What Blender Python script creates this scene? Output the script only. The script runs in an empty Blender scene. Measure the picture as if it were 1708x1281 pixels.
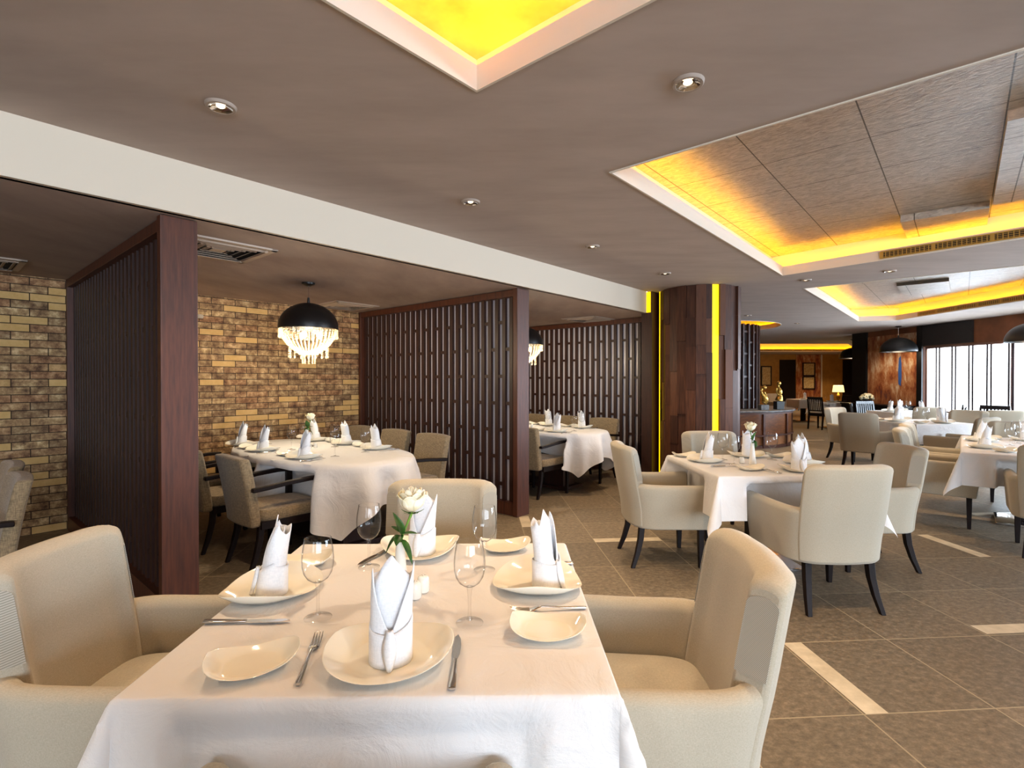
import bpy, bmesh, math, random
from mathutils import Vector, Matrix
random.seed(7)
PI = math.pi
sc = bpy.context.scene
COL = sc.collection

# ------------------------------------------------------------------ camera, world, light, exposure
cam_d = bpy.data.cameras.new('camera')
cam_d.sensor_width = 36.0
cam_d.lens = 864.0 / 1708.0 * 36.0
cam_d.clip_start = 0.03
cam = bpy.data.objects.new('camera', cam_d)
COL.objects.link(cam)
cam.location = (0, 0, 1.40)
cam.rotation_euler = (math.radians(90 - 0.43), 0, 0)
sc.camera = cam

sc.view_settings.view_transform = 'Standard'
sc.view_settings.look = 'None'
sc.view_settings.exposure = 1.22
sc.view_settings.gamma = 1.0
sc.view_settings.use_curve_mapping = False

w = bpy.data.worlds.new('daylight'); sc.world = w
w.use_nodes = True
wn = w.node_tree.nodes; wl = w.node_tree.links
wn.clear()
wo = wn.new('ShaderNodeOutputWorld'); wb = wn.new('ShaderNodeBackground')
wb.inputs['Color'].default_value = (0.90, 0.96, 1.0, 1); wb.inputs['Strength'].default_value = 2.2
wl.new(wb.outputs[0], wo.inputs[0])
try:
    sc.cycles.max_bounces = 8
    sc.cycles.diffuse_bounces = 5
    sc.cycles.glossy_bounces = 4
    sc.cycles.transmission_bounces = 8
    sc.cycles.transparent_max_bounces = 16
    sc.cycles.caustics_reflective = False
    sc.cycles.caustics_refractive = False
    sc.cycles.sample_clamp_indirect = 4.0
    sc.cycles.use_denoising = True
except Exception:
    pass

def area_light(name, loc, target, sx, sy, power, color, spread=PI):
    d = bpy.data.lights.new(name, 'AREA'); d.shape = 'RECTANGLE'; d.size = sx; d.size_y = sy
    d.energy = power; d.color = color; d.spread = spread
    o = bpy.data.objects.new(name, d); COL.objects.link(o)
    o.location = loc
    v = Vector(target) - Vector(loc)
    o.rotation_euler = v.to_track_quat('-Z', 'Y').to_euler()
    return o

DAY = (0.66, 0.82, 1.0)
REARY = -6.0
# daylight through the windows in the wall behind the camera and through the big window at the far side
area_light('daylight_rear_window', (4.2, REARY - 0.12, 1.45), (4.2, 0, 1.35), 7.6, 1.9, 310, DAY)
area_light('daylight_rear_window_small', (-2.2, REARY - 0.12, 1.45), (-2.2, 0, 1.35), 2.0, 1.9, 30, DAY)
area_light('daylight_side_window', (9.75, 9.3, 1.42), (3.0, 8.9, 1.2), 5.0, 1.5, 240, DAY)
area_light('daylight_side_window_near', (10.25, 2.6, 1.42), (3.0, 2.6, 1.2), 4.2, 1.5, 260, DAY)

# ------------------------------------------------------------------ materials
def mat(name):
    m = bpy.data.materials.new(name); m.use_nodes = True
    nt = m.node_tree
    p = nt.nodes['Principled BSDF']
    return m, nt, p
def lin(c):
    return tuple((x / 12.92 if x <= 0.04045 else ((x + 0.055) / 1.055) ** 2.4) for x in (c[0] / 255, c[1] / 255, c[2] / 255)) + (1,)
def simple(name, rgb, rough=0.6, metal=0.0, spec=None):
    m, nt, p = mat(name)
    p.inputs['Base Color'].default_value = lin(rgb); p.inputs['Roughness'].default_value = rough
    p.inputs['Metallic'].default_value = metal
    if spec is not None: p.inputs['Specular IOR Level'].default_value = spec
    return m
def N(nt, t, **kw):
    n = nt.nodes.new(t)
    for k, v in kw.items():
        if k in n.inputs: n.inputs[k].default_value = v
        else: setattr(n, k, v)
    return n
def coords(nt, scale=(1, 1, 1), rot=(0, 0, 0), loc=(0, 0, 0)):
    tc = nt.nodes.new('ShaderNodeTexCoord'); mp = nt.nodes.new('ShaderNodeMapping')
    mp.inputs['Scale'].default_value = scale; mp.inputs['Rotation'].default_value = rot; mp.inputs['Location'].default_value = loc
    nt.links.new(tc.outputs['Object'], mp.inputs['Vector'])
    return mp.outputs['Vector']
def ramp(nt, fac, stops):
    r = nt.nodes.new('ShaderNodeValToRGB')
    while len(r.color_ramp.elements) < len(stops): r.color_ramp.elements.new(0.5)
    for e, (pos, c) in zip(r.color_ramp.elements, stops):
        e.position = pos; e.color = lin(c)
    nt.links.new(fac, r.inputs['Fac'])
    return r.outputs['Color']
def bump(nt, p, h, strength=0.2, dist=0.01):
    b = nt.nodes.new('ShaderNodeBump'); b.inputs['Strength'].default_value = strength; b.inputs['Distance'].default_value = dist
    nt.links.new(h, b.inputs['Height']); nt.links.new(b.outputs['Normal'], p.inputs['Normal'])
def noisy(name, c1, c2, scale, rough=0.6, stretch=(1, 1, 1), bstr=0.0, bdist=0.01, detail=4, spec=0.5, metal=0.0, lo=0.35, hi=0.65, coat=0.0):
    m, nt, p = mat(name)
    v = coords(nt, stretch)
    n = N(nt, 'ShaderNodeTexNoise', Scale=scale, Detail=detail, Roughness=0.6)
    nt.links.new(v, n.inputs['Vector'])
    nt.links.new(ramp(nt, n.outputs['Fac'], [(lo, c1), (hi, c2)]), p.inputs['Base Color'])
    p.inputs['Roughness'].default_value = rough; p.inputs['Specular IOR Level'].default_value = spec; p.inputs['Metallic'].default_value = metal
    p.inputs['Coat Weight'].default_value = coat
    if bstr: bump(nt, p, n.outputs['Fac'], bstr, bdist)
    return m
def fabric(name, c1, c2, weave=900, bstr=0.25, rough=0.9, sheen=0.25):
    m, nt, p = mat(name)
    v = coords(nt)
    wx = N(nt, 'ShaderNodeTexNoise', Scale=weave * 0.35, Detail=2)
    mp2 = nt.nodes.new('ShaderNodeMapping'); mp2.inputs['Scale'].default_value = (1, 1, 0.18)
    nt.links.new(v, mp2.inputs['Vector']); nt.links.new(mp2.outputs['Vector'], wx.inputs['Vector'])
    wy = N(nt, 'ShaderNodeTexNoise', Scale=weave * 0.35, Detail=2)
    mp3 = nt.nodes.new('ShaderNodeMapping'); mp3.inputs['Scale'].default_value = (0.18, 0.18, 1)
    nt.links.new(v, mp3.inputs['Vector']); nt.links.new(mp3.outputs['Vector'], wy.inputs['Vector'])
    a = N(nt, 'ShaderNodeMath', operation='ADD'); nt.links.new(wx.outputs['Fac'], a.inputs[0]); nt.links.new(wy.outputs['Fac'], a.inputs[1])
    h = N(nt, 'ShaderNodeMath', operation='MULTIPLY'); h.inputs[1].default_value = 0.5; nt.links.new(a.outputs[0], h.inputs[0])
    nt.links.new(ramp(nt, h.outputs[0], [(0.38, c1), (0.62, c2)]), p.inputs['Base Color'])
    p.inputs['Roughness'].default_value = rough; p.inputs['Sheen Weight'].default_value = sheen; p.inputs['Specular IOR Level'].default_value = 0.2
    bump(nt, p, h.outputs[0], bstr, 0.002)
    return m
def glow(name, rgb, strength):
    m, nt, p = mat(name)
    p.inputs['Base Color'].default_value = lin(rgb); p.inputs['Emission Color'].default_value = lin(rgb); p.inputs['Emission Strength'].default_value = strength
    return m

M = {}
M['wood'] = noisy('dark_walnut', (60, 28, 15), (96, 49, 28), 6.0, 0.48, (9, 9, 0.7), 0.08, 0.003, spec=0.5, lo=0.3, hi=0.75)
M['wood_dark'] = noisy('wenge_slats', (38, 18, 12), (64, 33, 22), 6.0, 0.5, (9, 9, 0.7), 0.05, 0.003, lo=0.3, hi=0.75)
M['leg'] = noisy('black_stained_wood', (18, 10, 9), (30, 17, 14), 20, 0.5, (6, 6, 0.6), spec=0.2, lo=0.3, hi=0.7)
M['chair'] = fabric('cream_linen', (170, 160, 141), (187, 177, 158), 2600, 0.12)
m, nt, p = mat('striped_linen_edge'); M['chair_side'] = m
v = coords(nt); wv_ = N(nt, 'ShaderNodeTexWave', Scale=120.0, Distortion=0.3, Detail=1.0); wv_.bands_direction = 'DIAGONAL'; nt.links.new(v, wv_.inputs['Vector'])
nt.links.new(ramp(nt, wv_.outputs['Fac'], [(0.3, (146, 139, 126)), (0.7, (186, 178, 162))]), p.inputs['Base Color']); p.inputs['Roughness'].default_value = 0.9
M['olive'] = fabric('olive_chenille', (118, 101, 78), (158, 137, 106), 600, 0.4)
M['cloth'] = None
m, nt, p = mat('white_damask'); M['cloth'] = m
v = coords(nt)
n1 = N(nt, 'ShaderNodeTexNoise', Scale=5.0, Detail=5, Roughness=0.6); nt.links.new(v, n1.inputs['Vector'])
n2 = N(nt, 'ShaderNodeTexNoise', Scale=900.0, Detail=1); nt.links.new(v, n2.inputs['Vector'])
mm = N(nt, 'ShaderNodeMath', operation='MULTIPLY_ADD'); mm.inputs[1].default_value = 0.05
nt.links.new(n2.outputs['Fac'], mm.inputs[0]); nt.links.new(n1.outputs['Fac'], mm.inputs[2]); n1.inputs['Distortion'].default_value = 1.2
p.inputs['Base Color'].default_value = lin((230, 227, 226)); p.inputs['Roughness'].default_value = 0.8; p.inputs['Sheen Weight'].default_value = 0.2
bump(nt, p, mm.outputs[0], 0.42, 0.03)
M['napkin'] = fabric('white_napkin_linen', (228, 229, 232), (240, 240, 242), 1200, 0.12, 0.85, 0.2)
M['china'] = simple('glazed_ivory_china', (244, 238, 222), 0.08)
M['vase'] = simple('white_glazed_ceramic', (244, 241, 232), 0.15)
M['steel'] = simple('polished_steel', (205, 200, 195), 0.14, 1.0)
M['chrome'] = simple('chrome', (225, 225, 228), 0.08, 1.0)
M['black'] = simple('black_lacquer', (20, 17, 16), 0.35)
M['petal'] = noisy('cream_petal', (236, 222, 170), (250, 246, 232), 18, 0.6)
M['leaf'] = noisy('rose_leaf', (28, 66, 16), (62, 110, 34), 30, 0.45)
M['stem'] = simple('rose_stem', (110, 150, 50), 0.5)
M['plaster'] = noisy('taupe_plaster', (172, 157, 147), (184, 169, 159), 1.6, 0.85, (1, 3, 1), 0.03, 0.01, lo=0.3, hi=0.7, spec=0.25)
M['plaster_low'] = noisy('brown_plaster', (164, 144, 133), (182, 162, 150), 1.6, 0.8, (3, 1, 1), 0.03, 0.01, lo=0.3, hi=0.7, spec=0.25)
M['white'] = simple('warm_white_paint', (212, 197, 177), 0.7)
M['trim'] = simple('cream_trim_paint', (216, 204, 188), 0.6)
M['cove'] = noisy('gold_leaf_board', (182, 150, 98), (214, 184, 126), 3.0, 0.5, bstr=0.1, metal=0.15)
M['led'] = glow('amber_led', (255, 186, 10), 18.0)
M['strip'] = glow('amber_strip_light', (255, 212, 0), 0.62)
M['bulb'] = glow('warm_bulb', (255, 218, 160), 3.0)
M['lampshade'] = glow('lit_lampshade', (255, 226, 140), 0.9)
M['spot'] = glow('downlight_lamp', (255, 226, 190), 1.3)
M['grille'] = simple('bronze_grille', (176, 140, 66), 0.5, 0.3)
M['vent'] = simple('beige_vent_metal', (188, 168, 150), 0.55)
M['vent_dark'] = simple('duct_shadow_black', (30, 26, 24), 0.9)
M['gold'] = noisy('antique_gold', (128, 92, 36), (226, 186, 96), 22, 0.32, metal=0.8)
M['stone'] = noisy('grey_stone', (70, 70, 72), (120, 120, 122), 12, 0.35)
M['counter_wood'] = noisy('amber_veneer', (92, 52, 26), (128, 76, 38), 4, 0.3, (2, 2, 8))
M['gold_wall'] = noisy('gold_wallpaper', (150, 104, 38), (176, 126, 52), 2.5, 0.6)
M['brown_wall'] = noisy('brown_wallcovering', (104, 60, 36), (132, 78, 46), 2.2, 0.5)
M['hedge'] = noisy('hydrangea', (236, 226, 180), (250, 246, 220), 60, 0.8, bstr=0.8, bdist=0.02)
M['slatblack'] = simple('black_chair_lacquer', (26, 24, 26), 0.22)
M['blind'] = simple('white_blind_slat', (245, 244, 240), 0.6)
M['cord'] = simple('dark_blind_tape', (52, 44, 52), 0.8)
M['mullion'] = simple('brown_window_metal', (118, 84, 72), 0.4)
M['paper'] = noisy('aged_print', (216, 196, 140), (176, 136, 86), 14, 0.7)
m, nt, p = mat('walnut_cladding'); M['clad'] = m
v = coords(nt, (9, 9, 0.7)); n1 = N(nt, 'ShaderNodeTexNoise', Scale=6.0, Detail=4); nt.links.new(v, n1.inputs['Vector'])
ge = nt.nodes.new('ShaderNodeNewGeometry'); mxa = N(nt, 'ShaderNodeMath', operation='MULTIPLY_ADD'); mxa.inputs[1].default_value = 0.6
nt.links.new(ge.outputs['Random Per Island'], mxa.inputs[0]); nt.links.new(n1.outputs['Fac'], mxa.inputs[2])
nt.links.new(ramp(nt, mxa.outputs[0], [(0.40, (48, 26, 17)), (0.75, (70, 40, 27)), (1.0, (92, 56, 37))]), p.inputs['Base Color']); p.inputs['Roughness'].default_value = 0.55; p.inputs['Specular IOR Level'].default_value = 0.25
M['screen_panel'] = None
m, nt, p = mat('frosted_grey_glass'); M['screen_panel'] = m
p.inputs['Base Color'].default_value = lin((196, 192, 200)); p.inputs['Roughness'].default_value = 0.32

# wine glass: thin clear walls
m = bpy.data.materials.new('clear_thin_glass'); m.use_nodes = True; nt = m.node_tree; nt.nodes.clear(); M['glass'] = m
o_ = nt.nodes.new('ShaderNodeOutputMaterial'); mx = nt.nodes.new('ShaderNodeMixShader'); tr = nt.nodes.new('ShaderNodeBsdfTransparent'); gl = nt.nodes.new('ShaderNodeBsdfGlossy')
lw = nt.nodes.new('ShaderNodeLayerWeight'); lw.inputs['Blend'].default_value = 0.5
mr = nt.nodes.new('ShaderNodeMapRange'); mr.inputs['To Min'].default_value = 0.035; mr.inputs['To Max'].default_value = 0.7; pw = nt.nodes.new('ShaderNodeMath'); pw.operation = 'POWER'; pw.inputs[1].default_value = 3.5
gcol = ramp(nt, lw.outputs['Facing'], [(0.55, (253, 253, 253)), (0.97, (150, 152, 156))]); nt.links.new(gcol, tr.inputs['Color']); gl.inputs['Roughness'].default_value = 0.02  # grey edge tint painted in for the darkening that refraction would give
nt.links.new(lw.outputs['Facing'], pw.inputs[0]); nt.links.new(pw.outputs[0], mr.inputs['Value']); nt.links.new(mr.outputs[0], mx.inputs['Fac'])
nt.links.new(tr.outputs[0], mx.inputs[1]); nt.links.new(gl.outputs[0], mx.inputs[2]); nt.links.new(mx.outputs[0], o_.inputs[0])
m, nt, p = mat('solid_clear_glass'); M['glass_solid'] = m
p.inputs['Transmission Weight'].default_value = 1.0; p.inputs['Roughness'].default_value = 0.0; p.inputs['IOR'].default_value = 1.45
m, nt, p = mat('crystal_bead'); M['crystal'] = m
p.inputs['Base Color'].default_value = lin((252, 232, 198)); p.inputs['Roughness'].default_value = 0.08
tr = nt.nodes.new('ShaderNodeBsdfTransparent'); tr.inputs['Color'].default_value = (1.0, 0.985, 0.95, 1); mx = nt.nodes.new('ShaderNodeMixShader'); mx.inputs['Fac'].default_value = 0.24
nt.links.new(tr.outputs[0], mx.inputs[1]); nt.links.new(p.outputs[0], mx.inputs[2]); nt.links.new(mx.outputs[0], nt.nodes['Material Output'].inputs['Surface'])
m = bpy.data.materials.new('window_pane_glass'); m.use_nodes = True; nt = m.node_tree; nt.nodes.clear(); M['pane'] = m
o_ = nt.nodes.new('ShaderNodeOutputMaterial'); mx = nt.nodes.new('ShaderNodeMixShader'); tr = nt.nodes.new('ShaderNodeBsdfTransparent'); gl = nt.nodes.new('ShaderNodeBsdfGlossy')
mx.inputs['Fac'].default_value = 0.06; gl.inputs['Roughness'].default_value = 0.0
nt.links.new(tr.outputs[0], mx.inputs[1]); nt.links.new(gl.outputs[0], mx.inputs[2]); nt.links.new(mx.outputs[0], o_.inputs[0])

# brick wall: local X along the wall, local Z up
m, nt, p = mat('mottled_brick'); M['brick'] = m
tc = nt.nodes.new('ShaderNodeTexCoord'); sp = nt.nodes.new('ShaderNodeSeparateXYZ'); cb = nt.nodes.new('ShaderNodeCombineXYZ')
nt.links.new(tc.outputs['Object'], sp.inputs[0]); nt.links.new(sp.outputs['X'], cb.inputs['X']); nt.links.new(sp.outputs['Z'], cb.inputs['Y'])
bt = N(nt, 'ShaderNodeTexBrick', Scale=1.0); bt.offset = 0.5; bt.squash = 1.0
bt.inputs['Color1'].default_value = (0, 0, 0, 1); bt.inputs['Color2'].default_value = (1, 1, 1, 1); bt.inputs['Mortar'].default_value = (0, 0, 0, 1)
bt.inputs['Mortar Size'].default_value = 0.004; bt.inputs['Mortar Smooth'].default_value = 0.2; bt.inputs['Brick Width'].default_value = 0.25; bt.inputs['Row Height'].default_value = 0.0705; bt.inputs['Bias'].default_value = 0.0
nt.links.new(cb.outputs[0], bt.inputs['Vector'])
nb = N(nt, 'ShaderNodeTexNoise', Scale=11.0, Detail=7, Roughness=0.72); nt.links.new(cb.outputs[0], nb.inputs['Vector'])
mott = ramp(nt, nb.outputs['Fac'], [(0.32, (88, 66, 52)), (0.44, (156, 124, 92)), (0.53, (194, 162, 120)), (0.64, (240, 216, 172))])
isl = ramp(nt, bt.outputs['Color'], [(0.80, (0, 0, 0)), (0.815, (255, 255, 255))])
tint = ramp(nt, bt.outputs['Color'], [(0.0, (170, 150, 135)), (0.45, (255, 245, 225)), (0.8, (215, 175, 155))])
mul = N(nt, 'ShaderNodeMix', data_type='RGBA', blend_type='MULTIPLY'); mul.inputs[0].default_value = 0.75
nt.links.new(mott, mul.inputs[6]); nt.links.new(tint, mul.inputs[7])
pale = ramp(nt, nb.outputs['Fac'], [(0.3, (214, 168, 100)), (0.7, (232, 192, 128))])
mx1 = N(nt, 'ShaderNodeMix', data_type='RGBA'); nt.links.new(isl, mx1.inputs[0]); nt.links.new(mul.outputs[2], mx1.inputs[6]); nt.links.new(pale, mx1.inputs[7])
mx2 = N(nt, 'ShaderNodeMix', data_type='RGBA'); nt.links.new(bt.outputs['Fac'], mx2.inputs[0]); nt.links.new(mx1.outputs[2], mx2.inputs[6]); mx2.inputs[7].default_value = lin((62, 42, 28))
nt.links.new(mx2.outputs[2], p.inputs['Base Color']); p.inputs['Roughness'].default_value = 0.85
inv = N(nt, 'ShaderNodeMath', operation='SUBTRACT'); inv.inputs[0].default_value = 1.0; nt.links.new(bt.outputs['Fac'], inv.inputs[1])
ad = N(nt, 'ShaderNodeMath', operation='MULTIPLY_ADD'); ad.inputs[1].default_value = 0.5; nt.links.new(nb.outputs['Fac'], ad.inputs[0]); nt.links.new(inv.outputs[0], ad.inputs[2])
bump(nt, p, ad.outputs[0], 0.6, 0.012)

# floor tiles
TILE = 0.59
m, nt, p = mat('slate_tile'); M['floor'] = m
v = coords(nt, loc=(-1.03, -2.05, 0))
bt = N(nt, 'ShaderNodeTexBrick', Scale=1.0); bt.offset = 0.0; bt.squash = 1.0
bt.inputs['Color1'].default_value = (0, 0, 0, 1); bt.inputs['Color2'].default_value = (1, 1, 1, 1); bt.inputs['Mortar'].default_value = (0, 0, 0, 1)
bt.inputs['Mortar Size'].default_value = 0.0036; bt.inputs['Mortar Smooth'].default_value = 0.1; bt.inputs['Brick Width'].default_value = TILE; bt.inputs['Row Height'].default_value = TILE
nt.links.new(v, bt.inputs['Vector'])
nb = N(nt, 'ShaderNodeTexNoise', Scale=26.0, Detail=9, Roughness=0.8); v2 = coords(nt, (1.0, 1.3, 1)); nt.links.new(v2, nb.inputs['Vector'])
base = ramp(nt, nb.outputs['Fac'], [(0.32, (94, 84, 70)), (0.5, (131, 118, 99)), (0.68, (170, 155, 132))])
tv = ramp(nt, bt.outputs['Color'], [(0.0, (215, 212, 210)), (1.0, (255, 250, 245))])
mul = N(nt, 'ShaderNodeMix', data_type='RGBA', blend_type='MULTIPLY'); mul.inputs[0].default_value = 1.0
nt.links.new(base, mul.inputs[6]); nt.links.new(tv, mul.inputs[7])
mx2 = N(nt, 'ShaderNodeMix', data_type='RGBA'); nt.links.new(bt.outputs['Fac'], mx2.inputs[0]); nt.links.new(mul.outputs[2], mx2.inputs[6]); mx2.inputs[7].default_value = lin((164, 149, 122))
nt.links.new(mx2.outputs[2], p.inputs['Base Color']); p.inputs['Roughness'].default_value = 0.5; p.inputs['Specular IOR Level'].default_value = 0.4
bump(nt, p, nb.outputs['Fac'], 0.12, 0.006)
M['inlay'] = noisy('cream_marble_inlay', (196, 180, 152), (222, 206, 178), 8, 0.35)

# silver-gold textured ceiling board with joints
m, nt, p = mat('silver_leaf_panel'); M['panel'] = m
v = coords(nt, loc=(0, -0.2, 0))
bt = N(nt, 'ShaderNodeTexBrick', Scale=1.0); bt.offset = 0.0
bt.inputs['Mortar Size'].default_value = 0.004; bt.inputs['Brick Width'].default_value = 0.62; bt.inputs['Row Height'].default_value = 0.62
nt.links.new(v, bt.inputs['Vector'])
nb = N(nt, 'ShaderNodeTexNoise', Scale=22.0, Detail=5, Roughness=0.6, Distortion=1.2); v2 = coords(nt, (1.6, 0.6, 1)); nt.links.new(v2, nb.inputs['Vector'])
base = ramp(nt, nb.outputs['Fac'], [(0.35, (150, 138, 126)), (0.65, (190, 178, 164))])
mx2 = N(nt, 'ShaderNodeMix', data_type='RGBA'); nt.links.new(bt.outputs['Fac'], mx2.inputs[0]); nt.links.new(base, mx2.inputs[6]); mx2.inputs[7].default_value = lin((70, 58, 42))
nt.links.new(mx2.outputs[2], p.inputs['Base Color']); p.inputs['Roughness'].default_value = 0.5; p.inputs['Metallic'].default_value = 0.1
bump(nt, p, nb.outputs['Fac'], 0.45, 0.012)

# abstract mural
m, nt, p = mat('abstract_mural'); M['mural'] = m
tc = nt.nodes.new('ShaderNodeTexCoord'); mp = nt.nodes.new('ShaderNodeMapping'); mp.inputs['Scale'].default_value = (2.4, 2.4, 1.0)
nt.links.new(tc.outputs['Object'], mp.inputs[0])
n1 = N(nt, 'ShaderNodeTexNoise', Scale=1.5, Detail=9, Roughness=0.7, Distortion=0.15); nt.links.new(mp.outputs[0], n1.inputs['Vector'])
c = ramp(nt, n1.outputs['Fac'], [(0.30, (70, 48, 84)), (0.38, (104, 50, 38)), (0.46, (150, 84, 48)), (0.54, (178, 122, 80)), (0.62, (206, 176, 144)), (0.70, (222, 206, 186))])
nt.links.new(c, p.inputs['Base Color']); p.inputs['Roughness'].default_value = 0.4
m, nt, p = mat('woven_black_mesh'); M['mesh'] = m
v = coords(nt); ck = N(nt, 'ShaderNodeTexChecker', Scale=60.0); nt.links.new(v, ck.inputs['Vector'])
ck.inputs['Color1'].default_value = lin((22, 18, 17)); ck.inputs['Color2'].default_value = lin((44, 36, 32))
nt.links.new(ck.outputs['Color'], p.inputs['Base Color']); p.inputs['Roughness'].default_value = 0.6

# ------------------------------------------------------------------ mesh builder
class MB:
    def __init__(s): s.v = []; s.f = []; s.mi = []; s.M = None; s.cur = 0
    def add(s, verts, faces):
        b = len(s.v)
        for q in verts:
            q = Vector(q)
            s.v.append(s.M @ q if s.M else q)
        for f in faces:
            s.f.append(tuple(b + i for i in f)); s.mi.append(s.cur)
        return s
    def box(s, c, d, rz=0.0, R=None):
        R = R or Matrix.Rotation(rz, 4, 'Z')
        hx, hy, hz = d[0] / 2, d[1] / 2, d[2] / 2
        vs = [Vector(c) + (R @ Vector((x * hx, y * hy, z * hz))) for z in (-1, 1) for y in (-1, 1) for x in (-1, 1)]
        return s.add(vs, [(0, 2, 3, 1), (4, 5, 7, 6), (0, 1, 5, 4), (2, 6, 7, 3), (0, 4, 6, 2), (1, 3, 7, 5)])
    def grid(s, P, cu=False, cv=False):
        n, k = len(P), len(P[0]); vs = [q for r in P for q in r]; fs = []
        for i in range(n if cu else n - 1):
            for j in range(k if cv else k - 1):
                a, b2 = i, (i + 1) % n; c, d = j, (j + 1) % k
                fs.append((a * k + c, b2 * k + c, b2 * k + d, a * k + d))
        return s.add(vs, fs)
    def lathe(s, prof, n=32, c=(0, 0, 0), sy=1.0):
        P = [[(c[0] + r * math.cos(2 * PI * i / n), c[1] + sy * r * math.sin(2 * PI * i / n), c[2] + z) for r, z in prof] for i in range(n)]
        return s.grid(P, cu=True)
    def tube(s, pts, rad, n=10, caps=True, flat=1.0):
        pts = [Vector(q) for q in pts]
        if not hasattr(rad, '__len__'): rad = [rad] * len(pts)
        rings = []; up = Vector((0, 0, 1))
        for i, q in enumerate(pts):
            t = (pts[min(i + 1, len(pts) - 1)] - pts[max(i - 1, 0)]).normalized()
            a = t.cross(up)
            if a.length < 1e-3: a = t.cross(Vector((0, 1, 0)))
            a.normalize(); b2 = a.cross(t).normalized()
            rings.append([q + (a * math.cos(2 * PI * k / n) + b2 * math.sin(2 * PI * k / n) * flat) * rad[i] for k in range(n)])
        s.grid(rings, cv=True)
        if caps:
            s.add(rings[0], [tuple(range(n))[::-1]]); s.add(rings[-1], [tuple(range(n))])
        return s
    def square(s, pts, half):   # tapered square bar through points; half = list of (hx, hy)
        rings = [[Vector(q) + Vector((a * h[0], b2 * h[1], 0)) for a, b2 in ((-1, -1), (1, -1), (1, 1), (-1, 1))] for q, h in zip(pts, half)]
        s.grid(rings, cv=True); s.add(rings[0], [(3, 2, 1, 0)]); s.add(rings[-1], [(0, 1, 2, 3)])
        return s
    def ico(s, c, r, sub=1, sz=1.0):
        bm = bmesh.new(); bmesh.ops.create_icosphere(bm, subdivisions=sub, radius=r)
        vs = [(Vector(c) + Vector((q.co.x, q.co.y, q.co.z * sz))) for q in bm.verts]; fs = [tuple(x.index for x in f.verts) for f in bm.faces]; bm.free()
        return s.add(vs, fs)
    def build(s, name, m, parent=None, smooth=35, bevel=0.0, seg=2, loc=None, rotz=0.0, solid=0.0, sub=0):
        me = bpy.data.meshes.new(name)
        me.from_pydata([tuple(q) for q in s.v], [], s.f)
        ms = m if isinstance(m, (list, tuple)) else [m]
        for x in ms: me.materials.append(x)
        if len(ms) > 1:
            for f, i in zip(me.polygons, s.mi): f.material_index = i
        bm = bmesh.new(); bm.from_mesh(me)
        bmesh.ops.remove_doubles(bm, verts=bm.verts, dist=1e-6)
        bmesh.ops.recalc_face_normals(bm, faces=bm.faces)
        bm.to_mesh(me); bm.free()
        if smooth:
            me.polygons.foreach_set('use_smooth', [True] * len(me.polygons))
            me.set_sharp_from_angle(angle=math.radians(smooth))
        o = bpy.data.objects.new(name, me); COL.objects.link(o)
        if parent is not None: o.parent = parent
        if loc is not None: o.location = loc
        o.rotation_euler = (0, 0, rotz)
        if solid:
            d = o.modifiers.new('thick', 'SOLIDIFY'); d.thickness = solid; d.offset = 0
        if bevel:
            d = o.modifiers.new('soft', 'BEVEL'); d.width = bevel; d.segments = seg; d.limit_method = 'ANGLE'; d.angle_limit = math.radians(40)
        if sub:
            d = o.modifiers.new('smooth', 'SUBSURF'); d.levels = sub; d.render_levels = sub
        return o

def tag(o, label, cat, group=None, kind=None):
    o['label'] = label; o['category'] = cat
    if group: o['group'] = group
    if kind: o['kind'] = kind
    return o
def thing(name, label, cat, loc=(0, 0, 0), rz=0.0, group=None):
    o = bpy.data.objects.new(name, None); COL.objects.link(o)
    o.location = loc; o.rotation_euler = (0, 0, rz); o.empty_display_size = 0.1
    return tag(o, label, cat, group)
def struct(o):
    o['kind'] = 'structure'; return o
KIDS = {}
def kids_of(o):
    return [c for c in bpy.data.objects if c.parent == o]
def copy_tree(o, parent=None):
    c = o.copy(); COL.objects.link(c)
    if parent is not None:
        c.parent = parent
    for ch in KIDS.setdefault(o.name, kids_of(o)):
        copy_tree(ch, c)
    return c
USED = set(); SEATS = []; CLOTHS = []
def place(proto, loc, rz, label, group=None):
    """first call moves the prototype itself, later calls copy it with its parts"""
    if proto.name in USED:
        o = copy_tree(proto)
    else:
        USED.add(proto.name); o = proto; KIDS.setdefault(o.name, kids_of(o))
        for c in KIDS[o.name]: KIDS.setdefault(c.name, kids_of(c))
    o.location = loc; o.rotation_euler = (0, 0, rz); o['label'] = label
    if 'chair' in o.name: SEATS.append((loc[0], loc[1], rz, o.name))
    if group: o['group'] = group
    return o
def face(dx, dy):       # rotation that turns local +Y to the direction (dx, dy)
    return math.atan2(-dx, dy)

# building axes: u runs along the alcoves, t is measured from the camera towards the brick wall
UX, UY = math.sin(math.radians(41)), math.cos(math.radians(41))
ANG_U = math.atan2(UY, UX)
def B(s, t, z=None):
    x, y = UX * s - UY * t, UY * s + UX * t
    return (x, y) if z is None else (x, y, z)
CEIL, LOW = 2.635, 2.34
TF, TW = 3.33, 6.35           # alcove front line and brick wall

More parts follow.
